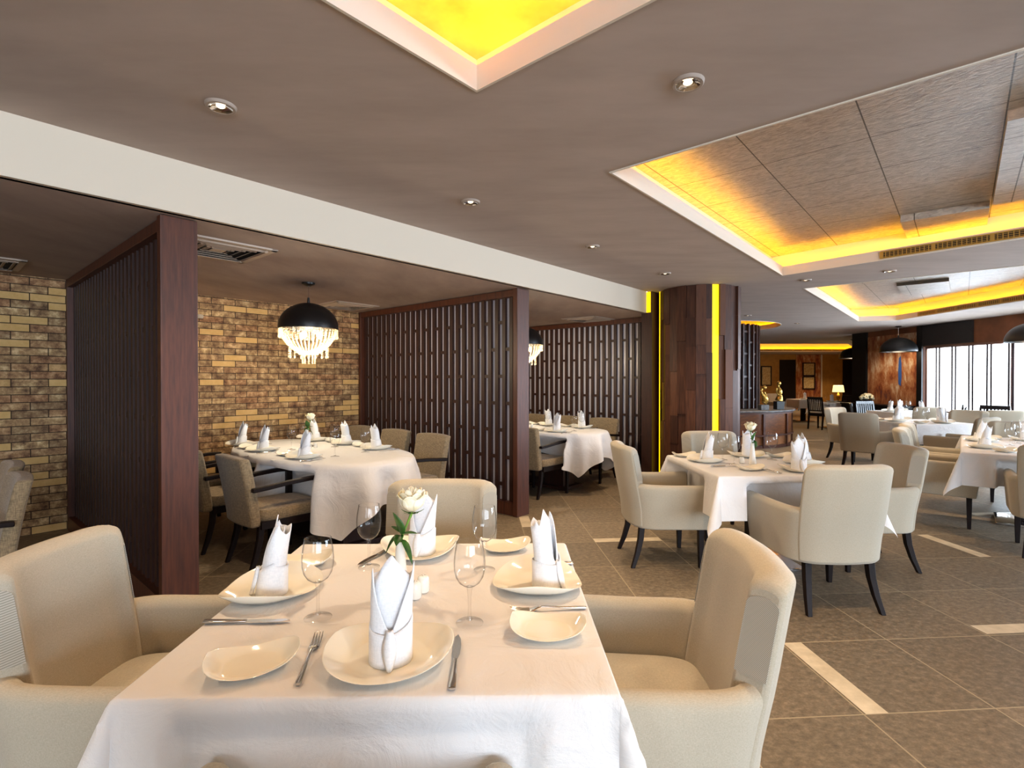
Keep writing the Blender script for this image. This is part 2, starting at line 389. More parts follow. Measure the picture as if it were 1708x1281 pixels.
def slab(name, poly, z0, z1, m, holes=(), parent=None, loc=None, rotz=0.0):
    """horizontal slab with holes: underside at z0, top at z1"""
    bm = bmesh.new(); edges = []
    for ring in [poly] + list(holes):
        vs = [bm.verts.new((q[0], q[1], z0)) for q in ring]
        for i in range(len(vs)): edges.append(bm.edges.new((vs[i], vs[(i + 1) % len(vs)])))
    bmesh.ops.triangle_fill(bm, use_beauty=True, use_dissolve=False, edges=edges, normal=(0, 0, -1))
    bmesh.ops.recalc_face_normals(bm, faces=bm.faces)
    r = bmesh.ops.extrude_face_region(bm, geom=bm.faces[:])
    bmesh.ops.translate(bm, verts=[g for g in r['geom'] if isinstance(g, bmesh.types.BMVert)], vec=(0, 0, z1 - z0))
    bmesh.ops.recalc_face_normals(bm, faces=bm.faces)
    me = bpy.data.meshes.new(name); bm.to_mesh(me); bm.free(); me.materials.append(m)
    o = bpy.data.objects.new(name, me); COL.objects.link(o)
    if parent is not None: o.parent = parent
    if loc: o.location = loc
    o.rotation_euler = (0, 0, rotz)
    return o
def wallseg(name, p0, p1, z0, z1, m, th=0.12, parent=None):
    """wall from p0 to p1; its own X runs along the wall, the thickness goes to the right of p0->p1"""
    a, b = Vector((p0[0], p0[1])), Vector((p1[0], p1[1])); L = (b - a).length
    mb = MB(); mb.box((L / 2, -th / 2, (z0 + z1) / 2), (L, th, z1 - z0))
    o = mb.build(name, m, parent, smooth=0, loc=(a.x, a.y, 0), rotz=math.atan2(b.y - a.y, b.x - a.x))
    return o

# ------------------------------------------------------------------ the room
RW0, RW1 = (9.17, 13.9), (10.56, REARY)        # right wall line
def RW(y):
    k = (y - RW0[1]) / (RW1[1] - RW0[1]); return RW0[0] + k * (RW1[0] - RW0[0])
FR = math.radians(4.0)
main_poly = [B(-3.2, TF), B(7.25, TF), B(7.25, 8.0), (-1.3, 25.0), (17.9, 25.0), (9.33, 14.0), RW0, RW1, (-4.75, REARY)]
cF, sF = math.cos(-FR), math.sin(-FR)
def to_floor(q): return (q[0] * cF - q[1] * sF, q[0] * sF + q[1] * cF)
floor_poly = [B(-3.2, TW), B(7.25, TW)] + main_poly[2:] + [B(-3.2, TF)]
floor_o = struct(slab('floor', [to_floor(q) for q in floor_poly], -0.08, 0.0, M['floor'], rotz=FR))
fl = MB()
for (x0, x1, y0, y1) in ((1.63, 1.73, 2.05, 2.64), (2.81, 3.4, 2.655, 2.755), (3.98, 4.08, 3.82, 4.41), (1.03, 1.62, 4.40, 4.50), (0.44, 0.54, 4.90, 5.30),
                         (5.16, 5.75, 5.0, 5.1), (6.34, 6.44, 6.2, 6.79), (2.21, 2.31, 7.36, 7.95), (4.57, 5.16, 8.5, 8.6), (-0.74, -0.64, 3.23, 3.82), (5.75, 5.85, 10.3, 10.9), (7.5, 8.1, 11.5, 11.6)):
    fl.add([(x0, y0, 0.001), (x1, y0, 0.001), (x1, y1, 0.001), (x0, y1, 0.001)], [(0, 1, 2, 3)])
fl.build('marble_inlay', M['inlay'], floor_o, smooth=0)

A_h = [B(1.567, 1.56), B(1.567, -2.2), B(-1.3, -2.2), B(-1.3, 1.56)]
B_h = [(0.593, 3.084), (3.183, 6.097), (5.85, 2.74), (3.35, 0.69)]
C_h = [(3.931, 6.974), (7.25, 10.84), (7.9, 10.67), (7.95, 4.7), (7.2, 4.11)]
D_h = [(6.7, 17.6), (9.3, 22.3), (15.0, 22.3), (11.4, 17.6)]
RC = (4.70, 12.20)
R_h = [(RC[0] + 1.45 * math.cos(2 * PI * i / 40), RC[1] + 1.45 * math.sin(2 * PI * i / 40)) for i in range(40)]

low_poly = [B(-3.2, TF + 0.03), B(7.25, TF + 0.03), B(7.25, TW), B(-3.2, TW)]
struct(slab('ceiling_alcoves', low_poly, LOW, LOW + 0.05, M['plaster_low']))
# white beam face between the two ceilings
bf = MB(); bf.box((0, 0, 0), (9.89, 0.06, CEIL - LOW))
struct(bf.build('trim_1', M['white'], smooth=0, loc=B(1.745, TF + 0.03, (CEIL + LOW) / 2), rotz=ANG_U))
# walls
struct(wallseg('wall_brick', B(-3.2, TW), B(7.25, TW), 0, LOW + 0.1, M['brick'], th=-0.15))
struct(wallseg('wall_alcove_end', B(7.27, TF + 0.10), B(7.27, 8.0), 0, CEIL, M['brown_wall'], th=0.1))
struct(wallseg('wall_alcove_start', B(-3.2, TF), B(-3.2, TW), 0, CEIL, M['brown_wall'], th=-0.1))
struct(wallseg('wall_left', B(-3.2, TF), (-4.75, REARY), 0, CEIL, M['white'], th=0.1))
struct(wallseg('wall_far_left', B(7.27, 8.0), (-1.3, 25.0), 0, CEIL, M['gold_wall'], th=-0.1))
struct(wallseg('wall_back', (-1.3, 25.0), (17.9, 25.0), 0, CEIL, M['gold_wall'], th=-0.1))
struct(wallseg('wall_far_right', (9.33, 14.0), (17.9, 25.0), 0, CEIL, M['brown_wall'], th=0.1))
# rear wall with two window openings (behind the camera)
rw = MB()
def rear_piece(x0, x1, z0, z1): rw.box(((x0 + x1) / 2, REARY - 0.06, (z0 + z1) / 2), (x1 - x0, 0.12, z1 - z0))
rear_piece(-4.75, 10.6, 0, 0.5); rear_piece(-4.75, 10.6, 2.4, CEIL); rear_piece(-4.75, -3.2, 0.5, 2.4); rear_piece(-1.2, 0.4, 0.5, 2.4); rear_piece(8.0, 10.6, 0.5, 2.4)
struct(rw.build('wall_rear', M['white'], smooth=0))
for k, (x0, x1) in enumerate(((-3.2, -1.2), (0.4, 8.0))):
    fr_ = MB()
    for x in (x0 + 0.03, (x0 + x1) / 2, x1 - 0.03): fr_.box((x, REARY - 0.06, 1.45), (0.06, 0.06, 1.9))
    for z in (0.53, 2.37): fr_.box(((x0 + x1) / 2, REARY - 0.06, z), (x1 - x0, 0.06, 0.06))
    struct(fr_.build('window_%d' % (k + 2), M['mullion'], smooth=0))
# right wall: pieces around the big windows
wz0, wz1 = 0.68, 2.15
def right_piece(name, y0, y1, z0, z1, m, th=0.14, off=0.0):
    return struct(wallseg(name, (RW(y0) - off, y0), (RW(y1) - off, y1), z0, z1, m, th=-th))
right_piece('wall_right', 13.9, 11.75, 0, CEIL, M['brown_wall'])
right_piece('wall_right_sill', 11.75, 6.3, 0, wz0, M['brown_wall'])
right_piece('wall_right_header', 11.75, 6.3, wz1, CEIL, M['brown_wall'])
right_piece('wall_right_pier', 6.3, 4.8, 0, CEIL, M['brown_wall'])
right_piece('wall_right_sill_near', 4.8, 0.4, 0, wz0, M['brown_wall'])
right_piece('wall_right_header_near', 4.8, 0.4, wz1, CEIL, M['brown_wall'])
right_piece('wall_right_near', 0.4, REARY, 0, CEIL, M['brown_wall'])
RDIR = Vector((RW1[0] - RW0[0], RW1[1] - RW0[1], 0)).normalized()
RROT = math.atan2(RDIR.y, RDIR.x)
def on_right(y, off, z):          # point off metres into the room from the right wall
    nx, ny = RDIR.y, -RDIR.x
    return (RW(y) + nx * off, y + ny * off, z)
def window_frame(name, y0, y1, mull, cords=()):
    L = abs(y1 - y0) / abs(RDIR.y)
    f = MB()
    f.box((L / 2, 0.07, wz0 + 0.02), (L, 0.08, 0.05)); f.box((L / 2, 0.07, wz1 - 0.02), (L, 0.08, 0.05))
    for x in [0.02, L - 0.02] + list(mull): f.box((x, 0.07, (wz0 + wz1) / 2), (0.05, 0.08, wz1 - wz0))
    o = struct(f.build(name, M['mullion'], smooth=0, loc=(RW(y0), y0, 0), rotz=RROT))
    g = MB(); g.box((L / 2, 0.09, (wz0 + wz1) / 2), (L, 0.008, wz1 - wz0)); g.build('pane', M['pane'], o, smooth=0)
    return o
window_frame('window_1', 11.72, 6.33, [1.9, 3.6])
window_frame('window_4', 4.77, 0.43, [1.5, 3.0])
# venetian blind in window 1
bl = thing('venetian_blind', 'white venetian blind with dark tapes hanging in the bright window', 'blind', (RW(11.66), 11.66, 0), RROT)
mb = MB()
nsl = 46
for i in range(nsl):
    z = wz0 + 0.05 + (wz1 - wz0 - 0.1) * i / (nsl - 1)
    mb.box((2.62, 0.025, z), (5.2, 0.022, 0.0015))
mb.build('slat_stack', M['blind'], bl, smooth=0)
for x in (0.24, 0.32, 0.62, 0.70, 1.00, 1.08, 1.38, 1.46, 1.80, 1.88, 2.3, 2.38, 2.8, 2.88, 3.3, 3.38, 3.8, 3.88, 4.3, 4.38):
    t_ = MB(); t_.box((x, 0.008, (wz0 + wz1) / 2), (0.036, 0.003, wz1 - wz0 - 0.04)); t_.build('ladder_tape', M['cord'], bl, smooth=0)
hb = MB(); hb.box((2.62, 0.025, wz1 - 0.02), (5.2, 0.04, 0.04)); hb.build('head_rail', M['mullion'], bl, smooth=0)

# ------------------------------------------------------------------ lit ceiling coffers
def offset_poly(poly, d):
    n = len(poly); area = sum(poly[i][0] * poly[(i + 1) % n][1] - poly[(i + 1) % n][0] * poly[i][1] for i in range(n))
    sg = 1 if area > 0 else -1
    out = []
    for i in range(n):
        p0, p1, p2 = (Vector(poly[(i - 1) % n]), Vector(poly[i]), Vector(poly[(i + 1) % n]))
        e0 = (p1 - p0).normalized(); e1 = (p2 - p1).normalized()
        n0 = Vector((e0.y, -e0.x)) * sg; n1 = Vector((e1.y, -e1.x)) * sg
        b = (n0 + n1); k = b.length_squared
        out.append(tuple(p1 + b * (2 * d / k)))
    return out
def ring_wall(mb, pi, po, z0, z1):
    n = len(pi)
    for i in range(n):
        j = (i + 1) % n
        a, b, c, d = pi[i], pi[j], po[j], po[i]
        vs = [(a[0], a[1], z0), (b[0], b[1], z0), (c[0], c[1], z0), (d[0], d[1], z0), (a[0], a[1], z1), (b[0], b[1], z1), (c[0], c[1], z1), (d[0], d[1], z1)]
        mb.add(vs, [(0, 1, 5, 4), (1, 2, 6, 5), (2, 3, 7, 6), (3, 0, 4, 7), (0, 3, 2, 1), (4, 5, 6, 7)])
struct(slab('ceiling', main_poly, CEIL, CEIL + 0.03, M['plaster'], [offset_poly(h_, 0.006) for h_ in (A_h, B_h, C_h, D_h, R_h)]))
COV = 0.17
def coffer(name, poly, top_mat, lip=0.10, hgt=0.27, led=None, cov=COV, panel_rot=0.0, trim='trim'):
    lipo = offset_poly(poly, 0.012); wide = offset_poly(poly, cov)
    mb = MB(); ring_wall(mb, poly, lipo, CEIL - 0.006, CEIL + lip)
    root = struct(mb.build(name, M[trim], smooth=0))
    lg = MB(); ring_wall(lg, lipo, offset_poly(poly, cov + 0.02), CEIL + 0.035, CEIL + 0.05); ring_wall(lg, wide, offset_poly(poly, cov + 0.02), CEIL + 0.05, CEIL + hgt)
    lg.build('cove', M['white'], root, smooth=0)
    # top board, own axes along the building
    cx = sum(q[0] for q in poly) / len(poly); cy = sum(q[1] for q in poly) / len(poly)
    ca, sa = math.cos(-panel_rot), math.sin(-panel_rot)
    loc = [((q[0] - cx) * ca - (q[1] - cy) * sa, (q[0] - cx) * sa + (q[1] - cy) * ca) for q in offset_poly(poly, cov + 0.02)]
    slab('top_board', loc, CEIL + hgt, CEIL + hgt + 0.03, top_mat, parent=root, loc=(cx, cy, 0), rotz=panel_rot)
    # amber light strip lying in the cove
    s_in, s_out = offset_poly(poly, 0.075), offset_poly(poly, 0.095)
    n = len(poly)
    for i in (led if led is not None else range(n)):
        j = (i + 1) % n
        a, b, c, d = s_in[i], s_in[j], s_out[j], s_out[i]
        q = MB(); vs = [(x[0], x[1], z) for z in (CEIL + 0.052, CEIL + 0.064) for x in (a, b, c, d)]
        q.add(vs, [(0, 3, 2, 1), (4, 5, 6, 7), (0, 1, 5, 4), (1, 2, 6, 5), (2, 3, 7, 6), (3, 0, 4, 7)])
        q.build('light_strip', M['led'], root, smooth=0)
    return root
coffer('trim_2', A_h, M['cove'], led=[0, 3], panel_rot=ANG_U)
tB = coffer('trim_3', B_h, M['panel'], led=[0, 1, 3], panel_rot=ANG_U)
tC = coffer('trim_4', C_h, M['panel'], led=[0, 1, 2, 3], panel_rot=ANG_U)
coffer('trim_5', D_h, M['cove'], hgt=0.35)
coffer('trim_6', R_h, M['cove'], cov=0.12)
# stepped boards hung under the tops of the two textured coffers
def step_board(cx, cy, sx, sy, drop, root):
    q = MB(); q.box((0, 0, 0), (sx, sy, drop)); 
    o = q.build('stepped_board', M['panel'], root, smooth=0, loc=(cx, cy, CEIL + 0.27 - drop / 2 - 0.001), rotz=ANG_U)
def Bp(s, t): return B(s, t)
for (x, y, sx, sy, d) in ((4.03, 4.84, 0.77, 0.6, 0.06), (3.60, 3.39, 1.83, 0.62, 0.06)):
    step_board(x, y, sx, sy, d, tB)
for (x, y, sx, sy, d) in ((5.2, 7.4, 0.62, 0.62, 0.06), (6.6, 8.3, 1.24, 0.62, 0.05)):
    step_board(x, y, sx, sy, d, tC)

# ------------------------------------------------------------------ ceiling fittings
dl = thing('downlight', 'x', 'ceiling light')
q = MB(); q.lathe([(0.066, 0.001), (0.064, -0.008), (0.060, -0.012), (0.050, -0.012), (0.048, -0.010)], 32); q.build('trim_ring', simple('downlight_ring', (160, 142, 128), 0.6), dl)
q = MB(); q.lathe([(0.049, -0.011), (0.040, -0.006), (0.026, -0.002), (0.0, -0.001)], 24); q.build('reflector', M['chrome'], dl)
q = MB(); q.lathe([(0.0, -0.009), (0.012, -0.008), (0.019, -0.003), (0.019, -0.001)], 16); q.build('lamp', M['spot'], dl)
spots = [((-1.311, 2.34), 'round recessed downlight above the white beam, alone over the left armchair'),
         ((0.729, 2.156), 'round recessed downlight between the two nearest yellow ceiling coffers'),
         ((-0.287, 3.593), 'round recessed downlight near the beam opposite the beaded pendant'),
         ((0.742, 4.785), 'round recessed downlight beside the beam, second from the wooden column'),
         ((1.769, 5.995), 'round recessed downlight just in front of the wooden column top'),
         ((3.616, 6.389), 'round recessed downlight at the corner between the two textured coffers'),
         ((4.268, 5.863), 'round recessed downlight midway along the strip between textured coffers'),
         ((4.494, 9.88), 'small round downlight over the curved counter, nearest the column'),
         ((6.188, 11.232), 'small round downlight beside the circular yellow ceiling ring')]
for (x, y), lb in spots:
    place(dl, (x, y, CEIL - 0.001), 0, lb, 'recessed ceiling downlights')
def spot_light(x, y, power, z=CEIL - 0.03, size=1.9):
    d = bpy.data.lights.new('spot_beam', 'SPOT'); d.energy = power; d.color = (1.0, 0.73, 0.46); d.spot_size = size; d.spot_blend = 0.9; d.shadow_soft_size = 0.05
    o = bpy.data.objects.new('spot_beam', d); COL.objects.link(o); o.location = (x, y, z)
for (x, y), lb in spots: spot_light(x, y, 46)
for x, y in ((0.9, 0.3), (-2.0, 0.2), (1.9, 2.3), (3.9, 1.2)): spot_light(x, y, 34)   # downlights of the same rows, above the frame

def diffuser(name, label, s, t):
    o = thing(name, label, 'air vent', B(s, t, LOW), ANG_U, 'square ceiling diffusers in the alcoves')
    fr_ = MB()
    for k in range(4):
        a = k * PI / 2
        R = Matrix.Rotation(a, 4, 'Z'); fr_.box(R @ Vector((0, 0.28, -0.006)), (0.60, 0.04, 0.012), a)
    fr_.build('frame', M['vent'], o, smooth=0)
    q = MB()
    for i in range(4):
        r = 0.24 - i * 0.055; z = -0.010 + i * 0.002
        for k in range(4):
            a = k * PI / 2; R = Matrix.Rotation(a, 4, 'Z') @ Matrix.Rotation(0.6, 4, 'X')
            q.box(Matrix.Rotation(a, 4, 'Z') @ Vector((0, r, z)), (2 * r + 0.03, 0.034, 0.003), R=R)
    q.build('louvre', M['vent'], o, smooth=0)
    q = MB(); q.box((0, 0, -0.001), (0.54, 0.54, 0.002)); q.build('backing', M['vent_dark'], o, smooth=0)
    q = MB(); q.box((0, 0, -0.012), (0.09, 0.09, 0.004)); q.build('centre_plate', M['vent'], o, smooth=0)
diffuser('ceiling_diffuser', 'square ceiling air diffuser beside the dark post near the white beam', 1.42, 4.03)
diffuser('ceiling_diffuser', 'square ceiling air diffuser behind the beaded pendant by the brick wall', 3.56, 5.88)
diffuser('ceiling_diffuser', 'square ceiling air diffuser in the alcove beyond the dark slatted screen', 0.28, 5.84)
diffuser('ceiling_diffuser', 'square ceiling air diffuser above the farthest lattice screen', 6.80, 4.35)
sd = thing('smoke_detector', 'small white smoke detector on the brick wall beside the dark post', 'smoke detector', B(2.05, TW - 0.02, 2.1))
q = MB(); q.lathe([(0, -0.02), (0.03, -0.02), (0.04, 0), (0.03, 0.02), (0, 0.02)], 16); q.build('housing', M['white'], sd)

def grille(name, label, p0, p1, zc, h, n_in):
    a, b = Vector(p0), Vector(p1); L = (b - a).length
    o = thing(name, label, 'air vent', (a.x, a.y, zc), math.atan2(b.y - a.y, b.x - a.x), 'bronze bar grilles in the coffers')
    q = MB(); q.box((L / 2, 0.0, 0), (L, 0.004, h)); q.build('backing', M['vent_dark'], o, smooth=0)
    q = MB()
    for z in (-h / 2, h / 2): q.box((L / 2, n_in * 0.006, z), (L + 0.02, 0.012, 0.012))
    for z in (-h / 4, 0, h / 4): q.box((L / 2, n_in * 0.005, z), (L, 0.006, 0.004))
    k = max(6, int(L / 0.035))
    for i in range(k + 1): q.box((L * i / k, n_in * 0.005, 0), (0.006 if i % 12 else 0.03, 0.008, h))
    q.build('bar_grid', M['grille'], o, smooth=0)
def lerp2(p, q, k): return (p[0] + (q[0] - p[0]) * k, p[1] + (q[1] - p[1]) * k)
e0, e1 = B_h[1], B_h[2]
nv = Vector((-(e1[1] - e0[1]), e1[0] - e0[0])).normalized(); sgn = 1 if (Vector(B_h[0]) - Vector(e0)).dot(nv) > 0 else -1
a_, b_ = lerp2(e0, e1, 0.23), lerp2(e0, e1, 0.95)
grille('ceiling_grille', 'long bronze air grille along the nearer textured coffer', (a_[0] + nv.x * sgn * 0.008, a_[1] + nv.y * sgn * 0.008), (b_[0] + nv.x * sgn * 0.008, b_[1] + nv.y * sgn * 0.008), CEIL + 0.045, 0.065, sgn)
e0, e1 = C_h[2], C_h[3]
nv = Vector((-(e1[1] - e0[1]), e1[0] - e0[0])).normalized(); sgn = 1 if (Vector(C_h[0]) - Vector(e0)).dot(nv) > 0 else -1
a_, b_ = lerp2(e0, e1, 0.1), lerp2(e0, e1, 0.97)
grille('ceiling_grille', 'long bronze air grille along the farther textured coffer by the window', (a_[0] + nv.x * sgn * 0.008, a_[1] + nv.y * sgn * 0.008), (b_[0] + nv.x * sgn * 0.008, b_[1] + nv.y * sgn * 0.008), CEIL + 0.045, 0.065, sgn)
grille('ceiling_grille', 'thin dark air grille in the distant yellow coffer', (10.4, 22.29), (14.6, 22.29), CEIL + 0.05, 0.06, -1)

# ------------------------------------------------------------------ lattice screens
def lattice_screen(label, s, group, length=TW - TF - 0.12):
    """screen running from the alcove front towards the brick wall; local X along it, local Y its thickness"""
    x0 = TF + 0.08
    o = thing('lattice_screen', label, 'room divider', B(s, x0, 0), ANG_U + PI / 2, group)
    Th, Pw = 0.19, 0.16
    H = LOW
    q = MB(); q.box((0.03, 0, H / 2 - 0.002), (0.06, Th, H - 0.006)); q.build('end_post', M['wood'], o, smooth=0, bevel=0.004)
    L = length - 0.005
    q = MB(); q.box((L - 0.025, 0, H / 2 - 0.002), (0.05, Th * 0.85, H - 0.006)); q.build('wall_post', M['wood'], o, smooth=0, bevel=0.004)
    q = MB(); q.box((L / 2, 0, H - 0.045), (L - 0.11, Th * 0.85, 0.07)); q.build('top_rail', M['wood'], o, smooth=0, bevel=0.004)
    q = MB(); q.box((L / 2, 0, 0.065), (L - 0.11, Th * 0.85, 0.13)); q.build('bottom_rail', M['wood'], o, smooth=0, bevel=0.004)
    z0, z1 = 0.13, H - 0.08
    q = MB(); n = 27; pitch = (L - 0.13) / n
    for side in (-1, 1):
        yc = side * 0.021
        for i in range(n):
            x = 0.06 + pitch * (i + 0.75)
            q.box((x, yc, (z0 + z1) / 2), (0.046, 0.032, z1 - z0))
        for i in range(n + 1):
            xc = 0.06 + pitch * (i + 0.25)
            zz = 0.30 + (0.285 if i % 2 else 0.0)
            while zz < z1 - 0.05:
                q.box((xc, yc - side * 0.003, zz), (pitch - 0.045, 0.026, 0.036)); zz += 0.57
    q.build('lattice', M['wood_dark'], o, smooth=0)
    q = MB(); q.box((L / 2, 0, (z0 + z1) / 2), (L - 0.11, 0.008, z1 - z0)); q.build('glass_panel', M['screen_panel'], o, smooth=0)
    return o
# the end posts are broad flat boards towards the aisle
def end_board(o, w):
    q = MB(); q.box((0.0, 0, LOW / 2 - 0.002), (0.05, w, LOW - 0.006)); return q
lattice_screen('dark slatted screen nearest the camera, beside the left cream armchair', 1.00, 'dark wood lattice screens')
lattice_screen('dark lattice screen standing beyond the brick alcove with round table', 4.10, 'dark wood lattice screens')
lattice_screen('farthest lattice screen, with pale gaps, ending at the column', 7.135, 'dark wood lattice screens')

# ------------------------------------------------------------------ wood-clad column with amber strips
CC = (2.59, 7.16); CR = 0.515
col = MB(); col.lathe([(CR - 0.06, 0.0), (CR - 0.06, CEIL)], 40); 
col_o = struct(col.build('column', M['wood'], smooth=40, loc=(CC[0], CC[1], 0)))
col_o['label'] = 'round wood clad column with amber light strips'
rng = random.Random(3)
q = MB()
NST = 26
def ang_at(px):      # direction angle on the column towards a view bearing
    return px
strip_ang = -math.radians(87.0)
for i in range(NST):
    a0 = strip_ang + 2 * PI * (i + 0.18) / NST; a1 = strip_ang + 2 * PI * (i + 1 - (0.0 if i != NST - 1 else 0.18)) / NST
    if i == 0: a0 = strip_ang + 0.09
    if i == NST - 1: a1 = strip_ang + 2 * PI - 0.09
    if i not in (0,): a0 = strip_ang + 2 * PI * i / NST
    z = 0.0
    while z < CEIL - 0.01:
        h = rng.uniform(0.35, 1.1); z2 = min(CEIL - 0.002, z + h)
        if CEIL - z2 < 0.2: z2 = CEIL - 0.002
        r = CR + rng.choice((-0.02, -0.008, 0.004, 0.012))
        vs = []
        for rr in (CR - 0.07, r):
            for a in (a0 + 0.002, a1 - 0.002):
                for zz in (z + 0.001, z2 - 0.001): vs.append((rr * math.cos(a), rr * math.sin(a), zz))
        q.add(vs, [(0, 1, 3, 2), (4, 6, 7, 5), (0, 4, 5, 1), (2, 3, 7, 6), (0, 2, 6, 4), (1, 5, 7, 3)])
        z = z2
q.build('cladding', M['clad'], col_o, smooth=0)
for nm, a, hw in (('strip_light', strip_ang, 0.095), ('strip_light', strip_ang - 1.763, 0.05)):
    q = MB()
    rr = CR - 0.028 if a == strip_ang else CR + 0.02
    vs = [(rr * math.cos(b), rr * math.sin(b), zz) for b in (a - hw, a, a + hw) for zz in (0.0, CEIL - 0.003)]
    q.add(vs, [(0, 1, 3, 2), (2, 3, 5, 4)]); q.build(nm, M['strip'], col_o, smooth=0, solid=0.006)
# dark pilaster where the beam and the last screen meet the column
q = MB(); q.box((0, 0, CEIL / 2), (0.30, 0.16, CEIL - 0.002))
pl = struct(q.build('column_pilaster', M['wood_dark'], smooth=0, loc=B(6.87, TF + 0.01, 0), rotz=ANG_U))
q = MB(); q.box((-0.157, 0.0, (CEIL + LOW) / 2), (0.008, 0.12, CEIL - LOW - 0.01)); q.build('strip_light', M['strip'], pl, smooth=0)

# ------------------------------------------------------------------ beaded pendant lamps
def pendant(label, loc, zc, drop, beads=True, R=0.275, name='pendant_lamp', group=None, power=22):
    o = thing(name, label, 'pendant lamp', (loc[0], loc[1], zc), 0, group)
    q = MB(); q.lathe([(0, 0.0), (0.062, 0.0), (0.058, -0.016), (0.018, -0.034), (0, -0.034)], 24); q.build('ceiling_rose', M['black'], o)
    zt = -drop
    q = MB(); q.tube([(0, 0, -0.03), (0, 0, zt + 0.05)], 0.004, 8); q.build('rod', M['chrome'], o)
    prof = [(0.0, zt + 0.055), (0.010, zt + 0.05), (0.014, zt + 0.01)]
    hh = R * 0.86
    for k in range(15):
        a = PI / 2 * k / 14
        prof.append((max(0.014, R * math.sin(a)), zt - hh * (1 - math.cos(a))))
    prof.append((R, zt - hh - 0.015))
    inner = [(max(0.005, r - 0.006), z - 0.004) for r, z in prof[3:]][::-1]
    q = MB(); q.lathe(prof + inner + [(0, zt - 0.006)], 40); q.build('dome_shade', M['black'], o)
    zr = zt - hh - 0.015
    if beads:
        q = MB()
        ns = 36
        for i in range(ns):          # swags from the rim to a smaller ring below
            a = 2 * PI * i / ns
            for k in range(15):
                u = k / 14
                r = R * 0.95 * (1 - u) + 0.085 * u + 0.035 * math.sin(PI * u)
                z = zr + 0.01 - 0.25 * u ** 0.85
                q.ico((r * math.cos(a), r * math.sin(a), z), 0.0085, 1, 1.1)
            for k in range(4):       # short fringe from the rim
                q.ico((R * 0.97 * math.cos(a + 0.08), R * 0.97 * math.sin(a + 0.08), zr - 0.015 * k - 0.01), 0.007, 1)
            q.ico((R * 0.97 * math.cos(a + 0.08), R * 0.97 * math.sin(a + 0.08), zr - 0.078), 0.009, 1, 1.8)
        for i in range(16):
            a = 2 * PI * i / 16
            for k in range(4): q.ico((0.175 * math.cos(a), 0.175 * math.sin(a), zr - 0.185 - 0.018 * k), 0.008, 1)
            q.ico((0.175 * math.cos(a), 0.175 * math.sin(a), zr - 0.268), 0.010, 1, 1.7)
        for i in range(10):
            a = 2 * PI * i / 10
            for k in range(5): q.ico((0.06 * math.cos(a), 0.06 * math.sin(a), zr - 0.258 - 0.018 * k), 0.0085, 1)
        bd = q.build('bead_fringe', M['crystal'], o, smooth=0); bd['kind'] = 'stuff'
        for i in range(3):
            a = 2 * PI * i / 3 + 0.5
            q = MB(); q.ico((0.10 * math.cos(a), 0.10 * math.sin(a), zr - 0.06), 0.026, 2, 1.35); q.build('bulb', M['bulb'], o)
    else:
        q = MB(); q.ico((0, 0, zr + 0.06), 0.04, 2, 1.2); q.build('bulb', M['bulb'], o)
    if power:
        d = bpy.data.lights.new('pendant_glow', 'POINT'); d.energy = power; d.color = (1.0, 0.84, 0.60); d.shadow_soft_size = 0.06
        l = bpy.data.objects.new('pendant_glow', d); COL.objects.link(l); l.location = (loc[0], loc[1], zc + zr - 0.02 if not beads else zc + zr - 0.10)
    return o
GP = 'beaded dome pendants over the oval tables'
pendant('black dome pendant with glowing crystal beads above the brick alcove table', (-1.967, 5.013), LOW, 0.195, True, 0.275, group=GP, power=26)
pendant('black dome pendant with crystal beads half hidden behind the second screen', (0.16, 7.25), LOW, 0.195, True, 0.275, group=GP, power=26)
GD = 'plain black dome pendants by the window'
pendant('plain black dome pendant hanging before the painted wall panel', (8.84, 11.86), CEIL, 0.26, False, 0.36, group=GD, power=6)
pendant('plain black dome pendant farthest off, beside the gold back wall', (10.37, 15.8), CEIL, 0.25, False, 0.35, group=GD, power=6)
pendant('plain black dome pendant cut off before the bright window', (8.45, 8.42), CEIL, 0.30, False, 0.34, group=GD, power=6)

# ------------------------------------------------------------------ upholstered tub armchair (faces local +Y)
def u_path(hw=0.315, front=0.315, back=-0.285, rc=0.19, n=9):
    pts = [(-hw - 0.012 * (1 - k / 6), front - (front + 0.095) * k / 6) for k in range(6)]
    cx, cy = -hw + rc, back + rc
    for k in range(n + 1):
        a = PI + (PI / 2) * k / n
        pts.append((cx + rc * math.cos(a), cy + rc * math.sin(a)))
    m = [(-x, y) for x, y in pts[::-1]]
    mid = [(x, back - 0.012 * (1 - (x / (hw - rc)) ** 2)) for x in (-0.06, 0.0, 0.06)]
    return pts + mid + m
def inward(path):
    out = []
    for i in range(len(path)):
        a, b = Vector(path[max(i - 1, 0)]), Vector(path[min(i + 1, len(path) - 1)])
        t = (b - a).normalized(); out.append(Vector((-t.y, t.x)))
    return out
def sweep_wall(path, nrm, th, z0, top, lean=None, taper=0.0, nz=7, rnd=0.9):
    """upright padded wall along a plan path: th thickness towards nrm, top(i) its height"""
    P = []
    for i, (q, n) in enumerate(zip(path, nrm)):
        zt = top(i); r = th / 2 * rnd
        sec = []
        for k in range(nz): sec.append((0.0, z0 + (zt - r - z0) * k / (nz - 1)))
        for k in range(1, 8):
            a = PI - PI * k / 8
            sec.append((th / 2 + th / 2 * math.cos(a), zt - r + r * math.sin(a)))
        for k in range(nz): sec.append((th, zt - r + (z0 - zt + r) * k / (nz - 1)))
        row = []
        for off, z in sec:
            f = taper * max(0.0, (0.62 - z) / 0.32)
            b = Vector(q) * (1 - f) + n * off
            dy = lean(z) * min(1.0, max(0.0, (-0.02 - q[1]) / 0.16)) if lean else 0.0
            row.append((b.x, b.y + dy, z))
        P.append(row)
    return P
